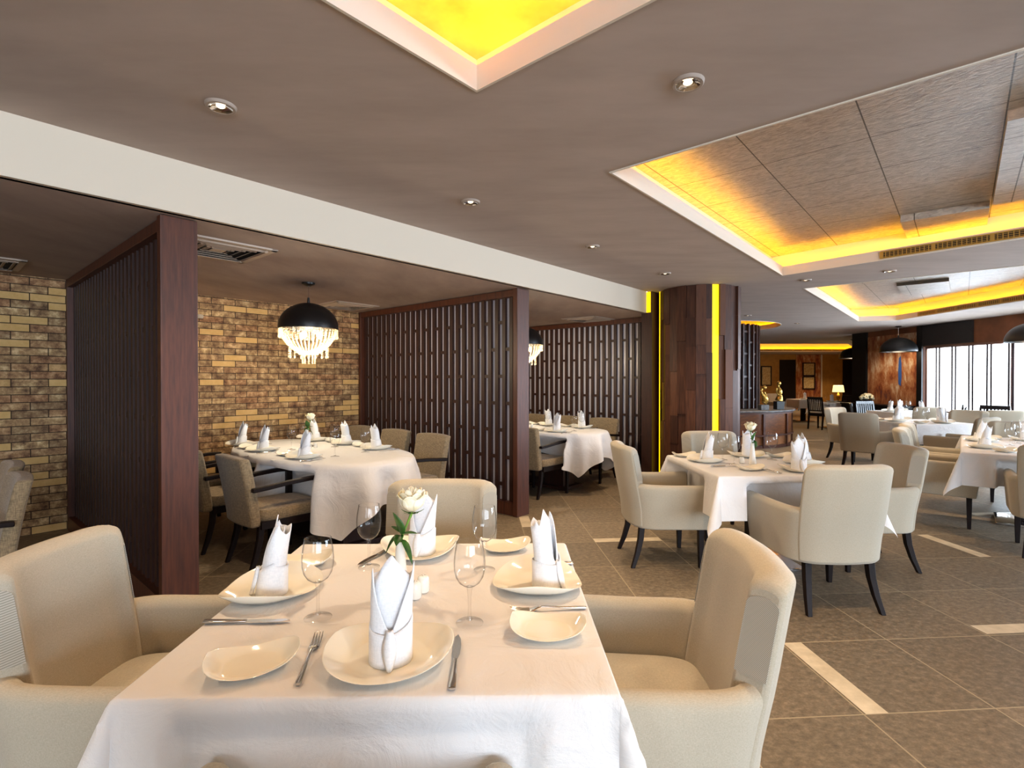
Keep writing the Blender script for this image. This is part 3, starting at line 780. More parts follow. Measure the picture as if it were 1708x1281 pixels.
def chair_leg(x, y, dx, dy, z1, name, parent, m, h0=0.021, h1=0.014):
    q = MB()
    pts = [(x, y, z1), (x + dx * 0.15, y + dy * 0.15, z1 * 0.66), (x + dx * 0.5, y + dy * 0.5, z1 * 0.33), (x + dx, y + dy, 0.0)]
    q.square(pts, [(h0, h0), (h0 * 0.95, h0 * 0.95), ((h0 + h1) / 2, (h0 + h1) / 2), (h1, h1)])
    return q.build(name, m, parent, bevel=0.003)
def back_lean(z): return -0.075 * max(0.0, (z - 0.42) / 0.48) ** 1.2
def make_armchair():
    o = thing('armchair', 'x', 'armchair')
    path = u_path(); nr = inward(path); n = len(path)
    def arm_top(i):
        y = path[i][1]
        return 0.625 + 0.012 * max(0, -y / 0.3)
    q = MB(); P = sweep_wall(path, nr, 0.075, 0.30, arm_top, lean=back_lean, taper=0.07)
    # soften the two arm fronts
    for end, sgn in ((0, 1), (n - 1, 1)):
        for k, v_ in enumerate(P[end]):
            zc = (v_[2] - 0.46) / 0.17
            P[end][k] = (v_[0], v_[1] - 0.012 * zc * zc * 0.6 + 0.01 * (v_[2] - 0.45), v_[2])
    q.grid(P, cv=True); q.add(P[0], [tuple(range(len(P[0])))]); q.add(P[-1], [tuple(range(len(P[0])))[::-1]])
    q.build('arm_shell', M['chair'], o, smooth=50, bevel=0.010, seg=3)
    # backrest: rises above the arms
    idx = [i for i in range(n) if abs(path[i][0]) <= 0.285 and path[i][1] < -0.1]
    bp = [tuple(Vector(path[i]) - nr[i] * 0.006) for i in idx]; bn = [nr[i] for i in idx]
    # finer ends
    m_ = len(bp)
    def btop(i):
        e = min(i, m_ - 1 - i)
        return 0.905 - (0.020, 0.006, 0.001, 0.0)[min(e, 3)]
    P = sweep_wall(bp, bn, 0.10, 0.305, btop, lean=back_lean, taper=0.07, nz=9, rnd=0.55)
    q = MB(); q.grid(P, cv=True); q.add(P[0], [tuple(range(len(P[0])))]); q.add(P[-1], [tuple(range(len(P[0])))[::-1]])
    q.build('backrest', M['chair'], o, smooth=50, bevel=0.014, seg=3)
    for R_, dn in ((P[0], Vector(bp[0]) - Vector(bp[1])), (P[-1], Vector(bp[-1]) - Vector(bp[-2]))):
        dn = Vector((dn.x, dn.y, 0)).normalized() * 0.0015
        c_ = sum((Vector(v_) for v_ in R_), Vector()) / len(R_)
        q = MB(); L = [c_ + (Vector(v_) - c_) * 0.86 + dn for v_ in R_ if v_[2] > 0.63]
        q.add(L, [tuple(range(len(L)))]); q.build('edge_panel', M['chair_side'], o, smooth=0, solid=0.002)
    # seat: rounded block between the arms with a domed top
    q = MB(); P = []
    for k in range(48):
        a = 2 * PI * k / 48
        ex = 2.0 / 5.0
        cx = 0.222 * math.copysign(abs(math.cos(a)) ** ex, math.cos(a)); cy = 0.255 * math.copysign(abs(math.sin(a)) ** ex, math.sin(a)) + 0.045
        P.append([(cx * 0.97, cy, 0.295), (cx, cy, 0.31), (cx, cy, 0.43), (cx * 0.985, cy * 0.985, 0.45), (cx * 0.93, (cy - 0.045) * 0.93 + 0.045, 0.462), (cx * 0.5, (cy - 0.045) * 0.5 + 0.045, 0.472), (0, 0.045, 0.474)])
    q.grid(P, cu=True); q.add([r[0] for r in P], [tuple(range(48))[::-1]]); q.build('seat', M['chair'], o, smooth=50)
    for sx in (-1, 1):
        chair_leg(sx * 0.235, 0.235, 0.0, 0.0, 0.31, 'leg', o, M['leg'])
        chair_leg(sx * 0.195, -0.195, sx * 0.03, -0.075, 0.31, 'leg', o, M['leg'])
    return o

# ------------------------------------------------------------------ wooden armed dining chair (faces local +Y)
def make_dining_chair():
    o = thing('dining_chair', 'x', 'chair')
    # upholstered back slab, slightly bowed and leaning
    def slab_back(x0, x1, z0, z1, th):
        P = []
        nx, nz = 9, 8
        def pt(u, v_, side):
            x = x0 + (x1 - x0) * u; z = z0 + (z1 - z0) * v_
            bow = 0.025 * (1 - (2 * u - 1) ** 2); le = -0.085 * v_ ** 1.3
            x *= 1 + 0.05 * v_
            return (x, -0.22 + le - bow - (th if side else 0), z - 0.012 * (2 * u - 1) ** 2 * (v_ > 0.99))
        loop = [(u / nx, 0) for u in range(nx + 1)] + [(1 - u / nx, 1) for u in range(nx + 1)]
        rings = [[pt(u, v_ / nz, s_) for u, s_ in loop] for v_ in range(nz + 1)]
        q = MB(); q.grid(rings, cv=True); q.add(rings[0], [tuple(range(len(loop)))[::-1]]); q.add(rings[-1], [tuple(range(len(loop)))])
        return q
    slab_back(-0.225, 0.225, 0.335, 0.85, 0.075).build('backrest', M['olive'], o, smooth=40, bevel=0.018, seg=3)
    q = MB(); P = []
    for k in range(40):
        a = 2 * PI * k / 40; ex = 2.0 / 6.0
        cx = 0.245 * math.copysign(abs(math.cos(a)) ** ex, math.cos(a)); cy = 0.245 * math.copysign(abs(math.sin(a)) ** ex, math.sin(a))
        P.append([(cx * 0.97, cy * 0.97, 0.372), (cx, cy, 0.385), (cx, cy, 0.43), (cx * 0.96, cy * 0.96, 0.452), (cx * 0.6, cy * 0.6, 0.466), (0, 0, 0.47)])
    q.grid(P, cu=True); q.add([r[0] for r in P], [tuple(range(40))[::-1]]); q.build('seat', M['olive'], o, smooth=50)
    q = MB(); q.box((0, 0.215, 0.345), (0.47, 0.03, 0.055)); q.box((0, -0.215, 0.345), (0.44, 0.03, 0.055)); q.box((0.232, 0, 0.345), (0.03, 0.46, 0.055)); q.box((-0.232, 0, 0.345), (0.03, 0.46, 0.055))
    q.build('seat_frame', M['leg'], o, smooth=0)
    for sx in (-1, 1):
        q = MB(); q.square([(sx * 0.270, 0.215, 0.635), (sx * 0.270, 0.215, 0.34), (sx * 0.262, 0.215, 0.0)], [(0.019, 0.024), (0.019, 0.024), (0.014, 0.016)]); q.build('leg', M['leg'], o, smooth=30, bevel=0.003)
        chair_leg(sx * 0.20, -0.215, sx * 0.01, -0.085, 0.36, 'leg', o, M['leg'])
        q = MB(); pts = [(sx * 0.270, 0.24, 0.645), (sx * 0.275, 0.12, 0.648), (sx * 0.272, -0.05, 0.638), (sx * 0.262, -0.19, 0.622), (sx * 0.25, -0.30, 0.612)]
        ring = [[(x - 0.024, y, z - 0.015), (x + 0.024, y, z - 0.015), (x + 0.024, y, z + 0.015), (x - 0.024, y, z + 0.015)] for x, y, z in pts]
        q.grid(ring, cv=True); q.add(ring[0], [(3, 2, 1, 0)]); q.add(ring[-1], [(0, 1, 2, 3)]); q.build('armrest', M['leg'], o, smooth=30, bevel=0.006)
    return o

# ------------------------------------------------------------------ black slat-back chair
def make_slat_chair():
    o = thing('slat_back_chair', 'x', 'chair')
    q = MB(); q.box((0, 0.0, 0.445), (0.44, 0.43, 0.04)); q.build('seat', M['slatblack'], o, smooth=0, bevel=0.008)
    q = MB(); q.box((0, 0, 0.40), (0.40, 0.39, 0.05)); q.build('seat_frame', M['slatblack'], o, smooth=0)
    le = Matrix.Rotation(0.14, 4, 'X')
    q = MB(); q.box((0, -0.262, 0.885), (0.44, 0.028, 0.075), R=le); q.build('top_rail', M['slatblack'], o, smooth=0, bevel=0.006)
    q = MB(); q.box((0, -0.212, 0.53), (0.40, 0.022, 0.035), R=le); q.build('lower_rail', M['slatblack'], o, smooth=0)
    for i in range(7):
        x = -0.15 + 0.05 * i
        q = MB(); q.box((x, -0.237, 0.70), (0.024, 0.012, 0.32), R=le); q.build('back_slat', M['slatblack'], o, smooth=0)
    for sx in (-1, 1):
        q = MB(); q.square([(sx * 0.205, -0.266, 0.87), (sx * 0.205, -0.205, 0.45), (sx * 0.205, -0.25, 0.0)], [(0.018, 0.018), (0.02, 0.022), (0.016, 0.016)]); q.build('leg', M['slatblack'], o, smooth=30)
        q = MB(); q.square([(sx * 0.195, 0.19, 0.43), (sx * 0.195, 0.19, 0.0)], [(0.02, 0.02), (0.015, 0.015)]); q.build('leg', M['slatblack'], o, smooth=30)
    return o

arm0 = make_armchair(); din0 = make_dining_chair(); sla0 = make_slat_chair()

# ------------------------------------------------------------------ tables and tablecloths
def rect_table(label, loc, rz, wx, dy, metal=True):
    o = thing('dining_table', label, 'table', (loc[0], loc[1], 0), rz, 'cloth covered square tables')
    q = MB(); q.box((0, 0, 0.735), (wx - 0.02, dy - 0.02, 0.024)); q.build('table_top', M['leg'], o, smooth=0)
    q = MB(); q.box((0, 0, 0.375), (0.12, 0.12, 0.70)); q.build('pedestal', M['leg'], o, smooth=0, bevel=0.004)
    q = MB(); q.box((0, 0, 0.012), (0.50, 0.50, 0.024)); q.build('base_plate', M['chrome'] if metal else M['leg'], o, smooth=0, bevel=0.004)
    return o
def cloth_rect(label, loc, rz, wx, dy, drop, dents=(), flare=0.10, seed=0, zt=0.7505, cat='tablecloth'):
    """dents: (side, centre, half width, depth) where chair arms push the hanging cloth in"""
    rg = random.Random(seed)
    a, b = wx / 2, dy / 2; th = 0.004
    ph = [rg.uniform(0, 6.28) for _ in range(8)]
    def params(h):
        s_ = [-h - drop + drop * k / 12 for k in range(12)] + [-h + 2 * h * k / 40 for k in range(41)] + [h + drop * (k + 1) / 12 for k in range(12)]
        s_ += [-h - 0.006, -h - 0.014, h + 0.006, h + 0.014]
        return sorted(s_)
    def dent(side, along, d):
        k = 0.0
        for sd_, c, hw, dep in dents:
            if sd_ == side:
                x = abs(along - c) / hw
                if x < 1.35:
                    f = 1.0 if x < 1 else 0.5 + 0.5 * math.cos(PI * (x - 1) / 0.35)
                    k = max(k, dep * f)
        return k * min(1.0, max(0.0, (d - 0.02) / 0.08))
    def pos(u, v):
        du, dv = max(0.0, abs(u) - a), max(0.0, abs(v) - b)
        su, sv = math.copysign(1, u), math.copysign(1, v)
        x, y = max(-a, min(a, u)), max(-b, min(b, v))
        if du == 0 and dv == 0: return (x, y, zt)
        r = math.hypot(du, dv)
        R0 = 0.010
        out = R0 * (1 - math.exp(-r / R0)) + flare * r * 0.25
        z = zt - max(0.0, r - 0.004)
        if dv == 0:
            wv = 0.012 * (r / drop) * math.sin(7 * y + ph[0]) + 0.006 * (r / drop) * math.sin(17 * y + ph[1])
            o_ = out + wv * min(1, r / 0.1) - dent('r' if su > 0 else 'l', y, r)
            return (x + su * o_, y, z)
        if du == 0:
            wv = 0.012 * (r / drop) * math.sin(7 * x + ph[2]) + 0.006 * (r / drop) * math.sin(17 * x + ph[3])
            o_ = out + wv * min(1, r / 0.1) - dent('b' if sv > 0 else 'f', x, r)
            return (x, y + sv * o_, z)
        phi = math.atan2(dv, du); k = math.sin(2 * phi)
        fold = out + 0.34 * r * k ** 1.3
        z = zt - math.sqrt(max(0.0, r * r - (fold - out) ** 2)) + 0.004
        e1 = 0.012 * (r / drop) * math.sin(7 * y + ph[0]) * min(1, r / 0.1) * math.cos(phi) ** 6
        e2 = 0.012 * (r / drop) * math.sin(7 * x + ph[2]) * min(1, r / 0.1) * math.sin(phi) ** 6
        f1 = fold * math.cos(phi) + e1 - dent('r' if su > 0 else 'l', y, r) * math.cos(phi) ** 8
        f2 = fold * math.sin(phi) + e2 - dent('b' if sv > 0 else 'f', x, r) * math.sin(phi) ** 8
        return (x + su * f1, y + sv * f2, z)
    P = [[pos(u, v_) for v_ in params(b)] for u in params(a)]
    q = MB(); q.grid(P)
    o = q.build('tablecloth', M['cloth'], None, smooth=60, loc=(loc[0], loc[1], 0), rotz=rz)
    CLOTHS.append((o, loc)); return tag(o, label, cat, 'white tablecloths')
EX = 2.3
def oval(a, b, t):
    c, q_ = math.cos(t), math.sin(t); k = (abs(c) ** EX + abs(q_) ** EX) ** (-1 / EX)
    x, y = a * k * c, b * k * q_
    n = Vector((math.copysign(abs(x / a) ** (EX - 1), x) / a, math.copysign(abs(y / b) ** (EX - 1), y) / b)).normalized()
    return x, y, n
def cloth_oval(label, loc, rz, a, b, ms, mt, shift, seed=1, zt=0.7505):
    """rectangular cloth over an oval table: pointed corners hang low, the sides are short, deep folds between"""
    rg = random.Random(seed); ph = [rg.uniform(0, 6.28) for _ in range(6)]
    nth = 360; P = []
    arc = 0.0; last = None
    for i in range(nth):
        t = 2 * PI * i / nth
        x, y, n = oval(a, b, t)
        if last: arc += math.hypot(x - last[0], y - last[1])
        last = (x, y)
        ext = 9.0
        for o_, nn, h in ((x, n.x, a + ms), (y, n.y, b + mt)):
            sh = shift[0] if h == a + ms else shift[1]
            if abs(nn) > 1e-4:
                lim = (h + sh) if nn > 0 else (-h + sh)
                ext = min(ext, (lim - o_) / nn)
        ext = 0.68 * math.tanh(max(ext, 0.1) / 0.68)
        row = [(x * k / 6, y * k / 6, zt) for k in range(7)]
        nd = 16
        for k in range(1, nd + 1):
            d = ext * k / nd; fade = min(1.0, d / 0.13)
            wv = 0.040 * fade * (0.9 * math.sin(17 * arc + ph[0] + 1.0 * math.sin(4 * arc + ph[1])) + 0.45 * math.sin(29 * arc + ph[2])) * (0.5 + 1.0 * d / 0.4)
            out = 0.010 * (1 - math.exp(-d / 0.010)) + 0.035 * min(1.0, d / 0.2) + wv
            row.append((x + n.x * out, y + n.y * out, zt - d * 0.985))
        P.append(row)
    q = MB(); q.grid(P, cu=True)
    o = q.build('tablecloth', M['cloth'], None, smooth=70, loc=(loc[0], loc[1], 0), rotz=rz)
    CLOTHS.append((o, loc)); return tag(o, label, 'tablecloth', 'white tablecloths')
def oval_table(label, loc, rz, a, b):
    o = thing('oval_dining_table', label, 'table', (loc[0], loc[1], 0), rz, 'oval cloth covered tables')
    ring = [oval(a - 0.01, b - 0.01, 2 * PI * k / 72)[:2] for k in range(72)]
    q = MB(); q.add([(x, y, z) for z in (0.725, 0.748) for x, y in ring], [tuple(range(72))[::-1], tuple(range(72, 144))] + [(k, (k + 1) % 72, 72 + (k + 1) % 72, 72 + k) for k in range(72)])
    q.build('table_top', M['leg'], o, smooth=30)
    for sy in (-1, 1):
        q = MB(); q.box((0, sy * 0.5, 0.38), (0.26, 0.30, 0.69)); q.build('pedestal', M['wood_dark'], o, smooth=0, bevel=0.005)
    q = MB(); q.box((0, 0, 0.02), (0.40, 1.45, 0.04)); q.build('base_plate', M['wood_dark'], o, smooth=0, bevel=0.005)

# ------------------------------------------------------------------ tableware prototypes
def wave_plate(name, label, a, b, rim, wave, m=4, ex=2.4):
    P = []; n = 72
    prof = [(0.0, 0.0), (0.58, 0.0), (0.66, 0.05), (0.78, 0.34), (0.90, 0.74), (0.985, 1.0), (1.0, 1.03), (1.012, 1.0), (1.0, 0.88), (0.84, 0.30), (0.66, -0.25), (0.54, -0.30), (0.0, -0.30)]
    q = MB()
    for i in range(n):
        t = 2 * PI * i / n
        r = (abs(math.cos(t)) ** ex + abs(math.sin(t)) ** ex) ** (-1 / ex) * (1 + 0.035 * math.cos(3 * t + 0.6))
        h = rim * (0.62 + wave * math.cos(2 * t))
        P.append([(a * r * k * math.cos(t), b * r * k * math.sin(t), 0.006 + (h * z if z > 0 else 0.016 * z)) for k, z in prof])
    q.grid(P, cu=True)
    o = q.build(name, M['china'], None, smooth=60)
    return tag(o, label, 'plate')
dinner0 = wave_plate('dinner_plate', 'x', 0.143, 0.136, 0.040, 0.38)
side0 = wave_plate('side_plate', 'x', 0.096, 0.076, 0.032, 0.42, ex=2.8)

def make_napkin():
    o = thing('folded_napkin', 'x', 'napkin')
    def prof(a, tops):
        for (p0, h0), (p1, h1) in zip(tops, tops[1:]):
            if p0 <= a <= p1: return h0 + (h1 - h0) * (a - p0) / (p1 - p0)
        return tops[-1][1]
    def shell(rx0, ry0, rx1, ry1, tops, n=64, nz=12, wob=0.0, toe=0.0):
        P = []
        for i in range(n + 1):
            a = -180 + 360 * i / n; phi = math.radians(a); H = prof(a, tops); row = []
            for k in range(nz + 1):
                z = H * k / nz; u = z / 0.24
                rx = rx0 + (rx1 - rx0) * u; ry = ry0 + (ry1 - ry0) * u
                wv = 1 + wob * math.sin(4 * phi + 14 * z)
                sq = 1 / (abs(math.sin(phi)) ** 2.6 + abs(math.cos(phi)) ** 2.6) ** (1 / 2.6)
                x = rx * math.sin(phi) * wv * sq; y = -ry * math.cos(phi) * wv * sq
                y -= toe * max(0.0, math.cos(phi)) ** 2 * max(0.0, 1 - z / 0.085)
                row.append((x + 0.006 * u * u, y + 0.034 * max(0, u - 0.3) ** 1.3, z * 0.91))
            P.append(row)
        q = MB(); q.grid(P); return q
    # outer wrap with the V opening at the front (local -Y)
    shell(0.043, 0.033, 0.047, 0.030, [(-180, 0.222), (-135, 0.205), (-100, 0.208), (-84, 0.226), (-66, 0.205), (-40, 0.150), (-8, 0.084), (6, 0.086), (24, 0.130), (48, 0.185), (66, 0.222), (78, 0.238), (92, 0.216), (125, 0.198), (155, 0.205), (180, 0.222)], wob=0.03, toe=0.008).build('outer_fold', M['napkin'], o, smooth=60, solid=0.0025)
    # inner standing peak
    shell(0.039, 0.020, 0.036, 0.012, [(-180, 0.215), (-90, 0.196), (-55, 0.212), (-16, 0.250), (-6, 0.256), (12, 0.240), (60, 0.205), (110, 0.20), (180, 0.215)], wob=0.05).build('inner_peak', M['napkin'], o, smooth=60, solid=0.0022)
    # turned-up cuff
    shell(0.048, 0.038, 0.0475, 0.040, [(-180, 0.088), (-95, 0.092), (-20, 0.078), (0, 0.076), (20, 0.083), (84, 0.112), (92, 0.100), (180, 0.088)], nz=7, toe=0.012).build('cuff', M['napkin'], o, smooth=60, solid=0.0028)
    # tucked tail at the front
    q = MB(); P = []
    for k in range(11):
        t = k / 10; z = 0.080 * (1 - t) + 0.001; wd = 0.003 + 0.012 * math.sin(PI * min(1, 0.08 + t * 0.86)); y = -0.0415 - 0.0185 * t
        P.append([(-wd - 0.002, y + 0.003, z), (-wd * 0.5 - 0.002, y - 0.004, z), (-0.002, y - 0.006, z), (wd * 0.5 - 0.002, y - 0.004, z), (wd - 0.002, y + 0.003, z)])
    q.grid(P); q.build('front_tail', M['napkin'], o, smooth=70, solid=0.003)
    return o
nap0 = make_napkin()

def make_glass():
    o = thing('wine_glass', 'x', 'wine glass')
    bowl = [(0.004, 0.098), (0.016, 0.101), (0.028, 0.110), (0.037, 0.125), (0.0415, 0.145), (0.0420, 0.165), (0.0395, 0.19), (0.0350, 0.215), (0.0345, 0.217)]
    q = MB(); q.lathe(bowl, 40); q.build('bowl', M['glass'], o, smooth=80)
    q = MB(); q.lathe([(0.0347, 0.2165), (0.0355, 0.2175), (0.0347, 0.2185), (0.0340, 0.2175), (0.0347, 0.2165)], 40); q.build('rim', M['glass'], o, smooth=80)
    q = MB(); q.lathe([(0, 0.100), (0.0085, 0.099), (0.006, 0.088), (0.0042, 0.070), (0.0036, 0.045), (0.0042, 0.022), (0.008, 0.010), (0.0, 0.0095)], 20); q.build('stem', M['glass'], o, smooth=80)
    q = MB(); q.lathe([(0, 0.0095), (0.008, 0.0092), (0.02, 0.0055), (0.034, 0.0032), (0.0365, 0.0018), (0.0360, 0.0006)], 40); q.build('foot', M['glass'], o, smooth=50)
    return o
gla0 = make_glass()

def make_knife():      # lies along local Y, blade towards +Y
    o = thing('table_knife', 'x', 'knife')
    q = MB()
    ring = []
    for y, wd, hh in ((-0.115, 0.0075, 0.004), (-0.11, 0.0085, 0.005), (-0.02, 0.0060, 0.0045), (-0.004, 0.0055, 0.004)):
        ring.append([(wd * math.cos(2 * PI * k / 12), y, 0.0052 + hh * math.sin(2 * PI * k / 12)) for k in range(12)])
    q.grid(ring, cv=True); q.add(ring[0], [tuple(range(12))]); q.add(ring[-1], [tuple(range(12))[::-1]]); q.build('handle', M['steel'], o, smooth=50)
    q = MB(); out = [(-0.0045, -0.006), (0.0045, -0.006), (0.006, 0.0), (0.010, 0.02), (0.011, 0.06), (0.0085, 0.09), (0.002, 0.112), (-0.006, 0.10), (-0.0065, 0.03)]
    n = len(out); q.add([(x, y, 0.0045) for x, y in out] + [(x, y, 0.0063) for x, y in out], [tuple(range(n))[::-1], tuple(range(n, 2 * n))] + [(i, (i + 1) % n, n + (i + 1) % n, n + i) for i in range(n)])
    q.build('blade', M['steel'], o, smooth=0)
    return o
kni0 = make_knife()
def make_fork():       # lies along local Y, tines towards +Y
    o = thing('table_fork', 'x', 'fork')
    q = MB(); ring = []
    for y, wd, hh, zc in ((-0.105, 0.0065, 0.0028, 0.004), (-0.10, 0.0072, 0.003, 0.004), (-0.03, 0.0045, 0.0028, 0.007), (0.02, 0.0035, 0.0026, 0.011), (0.034, 0.006, 0.0018, 0.008), (0.044, 0.0115, 0.0013, 0.0045), (0.056, 0.0125, 0.0012, 0.003)):
        ring.append([(wd * math.cos(2 * PI * k / 12), y, zc + hh * math.sin(2 * PI * k / 12)) for k in range(12)])
    q.grid(ring, cv=True); q.add(ring[0], [tuple(range(12))]); q.add(ring[-1], [tuple(range(12))[::-1]]); q.build('handle', M['steel'], o, smooth=60)
    for i in range(4):
        x = (i - 1.5) * 0.0066
        q = MB(); q.tube([(x, 0.055, 0.003), (x, 0.075, 0.0032), (x, 0.095, 0.0062), (x * 0.97, 0.112, 0.0125)], [0.0021, 0.002, 0.0018, 0.0008], 8, flat=0.7); q.build('tine', M['steel'], o, smooth=60)
    return o
for_0 = make_fork()
def make_shaker():
    o = thing('salt_shaker', 'x', 'shaker')
    q = MB(); q.lathe([(0, 0.0), (0.017, 0.0), (0.0195, 0.004), (0.0185, 0.03), (0.0165, 0.045), (0.012, 0.049), (0, 0.050)], 28); q.build('body', M['vase'], o, smooth=60)
    q = MB()
    for i in range(3):
        a = 2 * PI * i / 3; q.ico((0.005 * math.cos(a), 0.005 * math.sin(a), 0.0500), 0.0012, 1)
    q.build('sprinkle_holes', M['vent_dark'], o)
    return o
sha0 = make_shaker()
def make_vase(h=0.165):
    o = thing('bud_vase', 'x', 'vase')
    q = MB(); q.lathe([(0, 0), (0.026, 0), (0.0275, 0.004), (0.024, 0.04), (0.018, 0.09), (0.0125, h - 0.01), (0.0130, h), (0.0105, h), (0.010, h - 0.03), (0, h - 0.05)], 32); q.build('body', M['vase'], o, smooth=60)
    return o
vas0 = make_vase()
def make_rose():       # origin at the vase mouth level; stem goes down into the vase
    o = thing('rose', 'x', 'flower')
    q = MB(); tip = Vector((0.036, 0.0, 0.092)); q.tube([(0, 0, -0.038), (0.002, 0, 0.0), (0.012, 0, 0.035), (0.024, 0, 0.065), tuple(tip)], [0.0022, 0.0026, 0.0030, 0.0034, 0.0045], 10); q.build('stem', M['stem'], o, smooth=60)
    # flower head: layered cupped petals
    rg = random.Random(5)
    q = MB(); hc = tip + Vector((0, 0, 0.0))
    for layer, (cnt, r0, h, open_) in enumerate(((3, 0.009, 0.072, -0.004), (4, 0.016, 0.073, -0.002), (5, 0.023, 0.072, 0.0), (5, 0.029, 0.069, 0.003), (6, 0.034, 0.062, 0.007))):
        for i in range(cnt):
            a0 = 2 * PI * i / cnt + layer * 0.9; wd = 2 * PI / cnt * 0.78
            P = []
            for u in range(9):
                uu = (u / 8 - 0.5) * 2
                row = []
                for v_ in range(8):
                    t = v_ / 7
                    rr = r0 * math.sin(min(1.0, t * 1.9 + 0.06) * PI / 2) + open_ * t * t + (0.006 * t ** 5 if layer > 1 else 0)
                    a = a0 + uu * wd * (0.35 + 0.65 * math.sin(PI * min(1.0, 0.15 + t * 0.8)) )
                    z = h * t * (1 - 0.16 * uu * uu * t) - (0.005 * t ** 6 if layer > 2 else 0)
                    row.append((hc.x + rr * math.cos(a), hc.y + rr * math.sin(a), hc.z + z))
                P.append(row)
            q.grid(P)
    q.build('flower_head', M['petal'], o, smooth=80, solid=0.0012)
    q = MB()
    for i in range(5):     # sepals
        a = 2 * PI * i / 5 + 0.3
        P = []
        for k in range(6):
            t = k / 5; r = 0.006 + 0.030 * t; z = -0.002 - 0.004 * t + 0.012 * t * t; wd = 0.005 * (1 - t) + 0.0006
            c, s_ = math.cos(a), math.sin(a)
            P.append([(hc.x + r * c - wd * s_, hc.y + r * s_ + wd * c, hc.z + z), (hc.x + r * c + wd * s_, hc.y + r * s_ - wd * c, hc.z + z)])
        q.grid(P)
    q.build('sepals', M['leaf'], o, smooth=60, solid=0.0008)
    def leaf(base, d, L, wd, droop):
        d = Vector(d).normalized(); side = d.cross(Vector((0, 0, 1)))
        if side.length < 0.1: side = Vector((0, 1, 0)).cross(d)
        side.normalize(); nrm_ = side.cross(d)
        P = []
        for k in range(9):
            t = k / 8; wv = wd * math.sin(PI * t ** 0.8) ** 0.8 if 0 < t < 1 else 0.0006
            c = Vector(base) + d * L * t - Vector((0, 0, droop * t * t))
            P.append([c - side * wv + nrm_ * wv * 0.35, c - side * wv * 0.5 + nrm_ * wv * 0.1, c, c + side * wv * 0.5 + nrm_ * wv * 0.1, c + side * wv + nrm_ * wv * 0.35])
        m_ = MB(); m_.grid(P); m_.build('leaf', M['leaf'], o, smooth=70, solid=0.0009)
    leaf((0.004, -0.001, 0.022), (-0.30, -0.25, 1.0), 0.080, 0.024, 0.0)
    leaf((0.004, -0.002, 0.028), (1.0, -0.3, 0.15), 0.052, 0.011, 0.004)
    leaf((0.0, -0.003, 0.024), (-0.2, -1.0, -0.1), 0.035, 0.015, 0.018)
    leaf((-0.002, -0.004, 0.020), (-1.0, -0.35, 0.0), 0.040, 0.014, 0.045)
    leaf((0.006, -0.006, 0.012), (0.6, -0.6, -0.5), 0.055, 0.011, 0.035)
    leaf((0.0, 0.004, 0.03), (-0.8, 0.5, 0.5), 0.04, 0.010, 0.004)
    return o
ros0 = make_rose()
ZT = 0.7525
def put(proto, x, y, rz, label, group=None, z=ZT): return place(proto, (x, y, z), rz, label, group)
def deg(a): return math.radians(a)
def setting(where, plate, nap=None, side=None, knife=None, fork=None, glass=None, rz=0.0, nap_rz=None, grp=''):
    """rz: local -Y of the setting points to the diner"""
    if plate:
        put(dinner0, plate[0], plate[1], rz, 'large ivory dinner plate %s' % where, 'dinner plates' + grp)
        if nap is None: nap = plate
        put(nap0, nap[0], nap[1], rz if nap_rz is None else nap_rz, 'white standing folded napkin %s' % where, 'folded napkins' + grp, z=ZT + 0.0068)
    if side: put(side0, side[0], side[1], side[2] if len(side) > 2 else rz, 'small ivory side plate %s' % where, 'side plates' + grp)
    if knife: put(kni0, knife[0], knife[1], knife[2], 'steel table knife %s' % where, 'table knives' + grp)
    if fork: put(for_0, fork[0], fork[1], fork[2], 'steel table fork %s' % where, 'table forks' + grp)
    if glass: put(gla0, glass[0], glass[1], glass[2] if len(glass) > 2 else 0, 'clear wine glass %s' % where, 'wine glasses' + grp)

# ================================================================== table one: square table in front
T1 = (-0.303, 1.557); T1R = deg(0.8)
rect_table('square table nearest the camera under a long white cloth', T1, T1R, 1.03, 0.99)
cloth_rect('white cloth on the nearest table, with the rose and leaves', T1, T1R, 1.03, 0.99, 0.42, flare=0.30, seed=2)
CH = 'cream upholstered tub armchairs'
place(arm0, (0.405, 1.56, 0), face(-1, 0.10), 'cream armchair on the right of the nearest table, with striped back edge', CH)
place(arm0, (-1.10, 1.575, 0), face(1, 0.03), 'cream armchair on the left of the nearest table, large and partly cut off', CH)
place(arm0, (-0.345, 2.27, 0), face(0, -1), 'cream armchair on the far side of the nearest table, behind the rose', CH)
place(arm0, (-0.315, 0.742, 0), face(0, 1), 'cream armchair whose two arm tips show under the nearest cloth', CH)
setting('at the near side of the front table', (-0.285, 1.205), (-0.280, 1.192), (-0.588, 1.168, deg(24)), (-0.131, 1.19, deg(3)), (-0.47, 1.195, deg(9)), (-0.113, 1.375), rz=0.06, nap_rz=deg(12))
setting('at the left side of the front table', (-0.735, 1.580), (-0.722, 1.567), (-0.735, 1.815, deg(20)), (-0.705, 1.378, deg(-88)), None, (-0.528, 1.405), rz=deg(-90), nap_rz=deg(-65))
setting('at the far side of the front table', (-0.345, 1.955), (-0.335, 1.925), (-0.030, 1.985, deg(8)), (-0.497, 1.90, deg(160)), None, (-0.494, 1.785), rz=deg(180), nap_rz=deg(-10))
setting('at the right side of the front table', (0.080, 1.640), (0.108, 1.625), (0.090, 1.328, deg(-4)), (0.10, 1.82, deg(88)), (0.105, 1.455, deg(94)), (-0.094, 1.762), rz=deg(90), nap_rz=deg(60))
put(vas0, -0.335, 1.548, 0, 'white bud vase holding the leafy rose on the front table', 'bud vases')
put(ros0, -0.335, 1.548, deg(5), 'cream rose with green leaves on the nearest table', 'roses', z=ZT + 0.160)
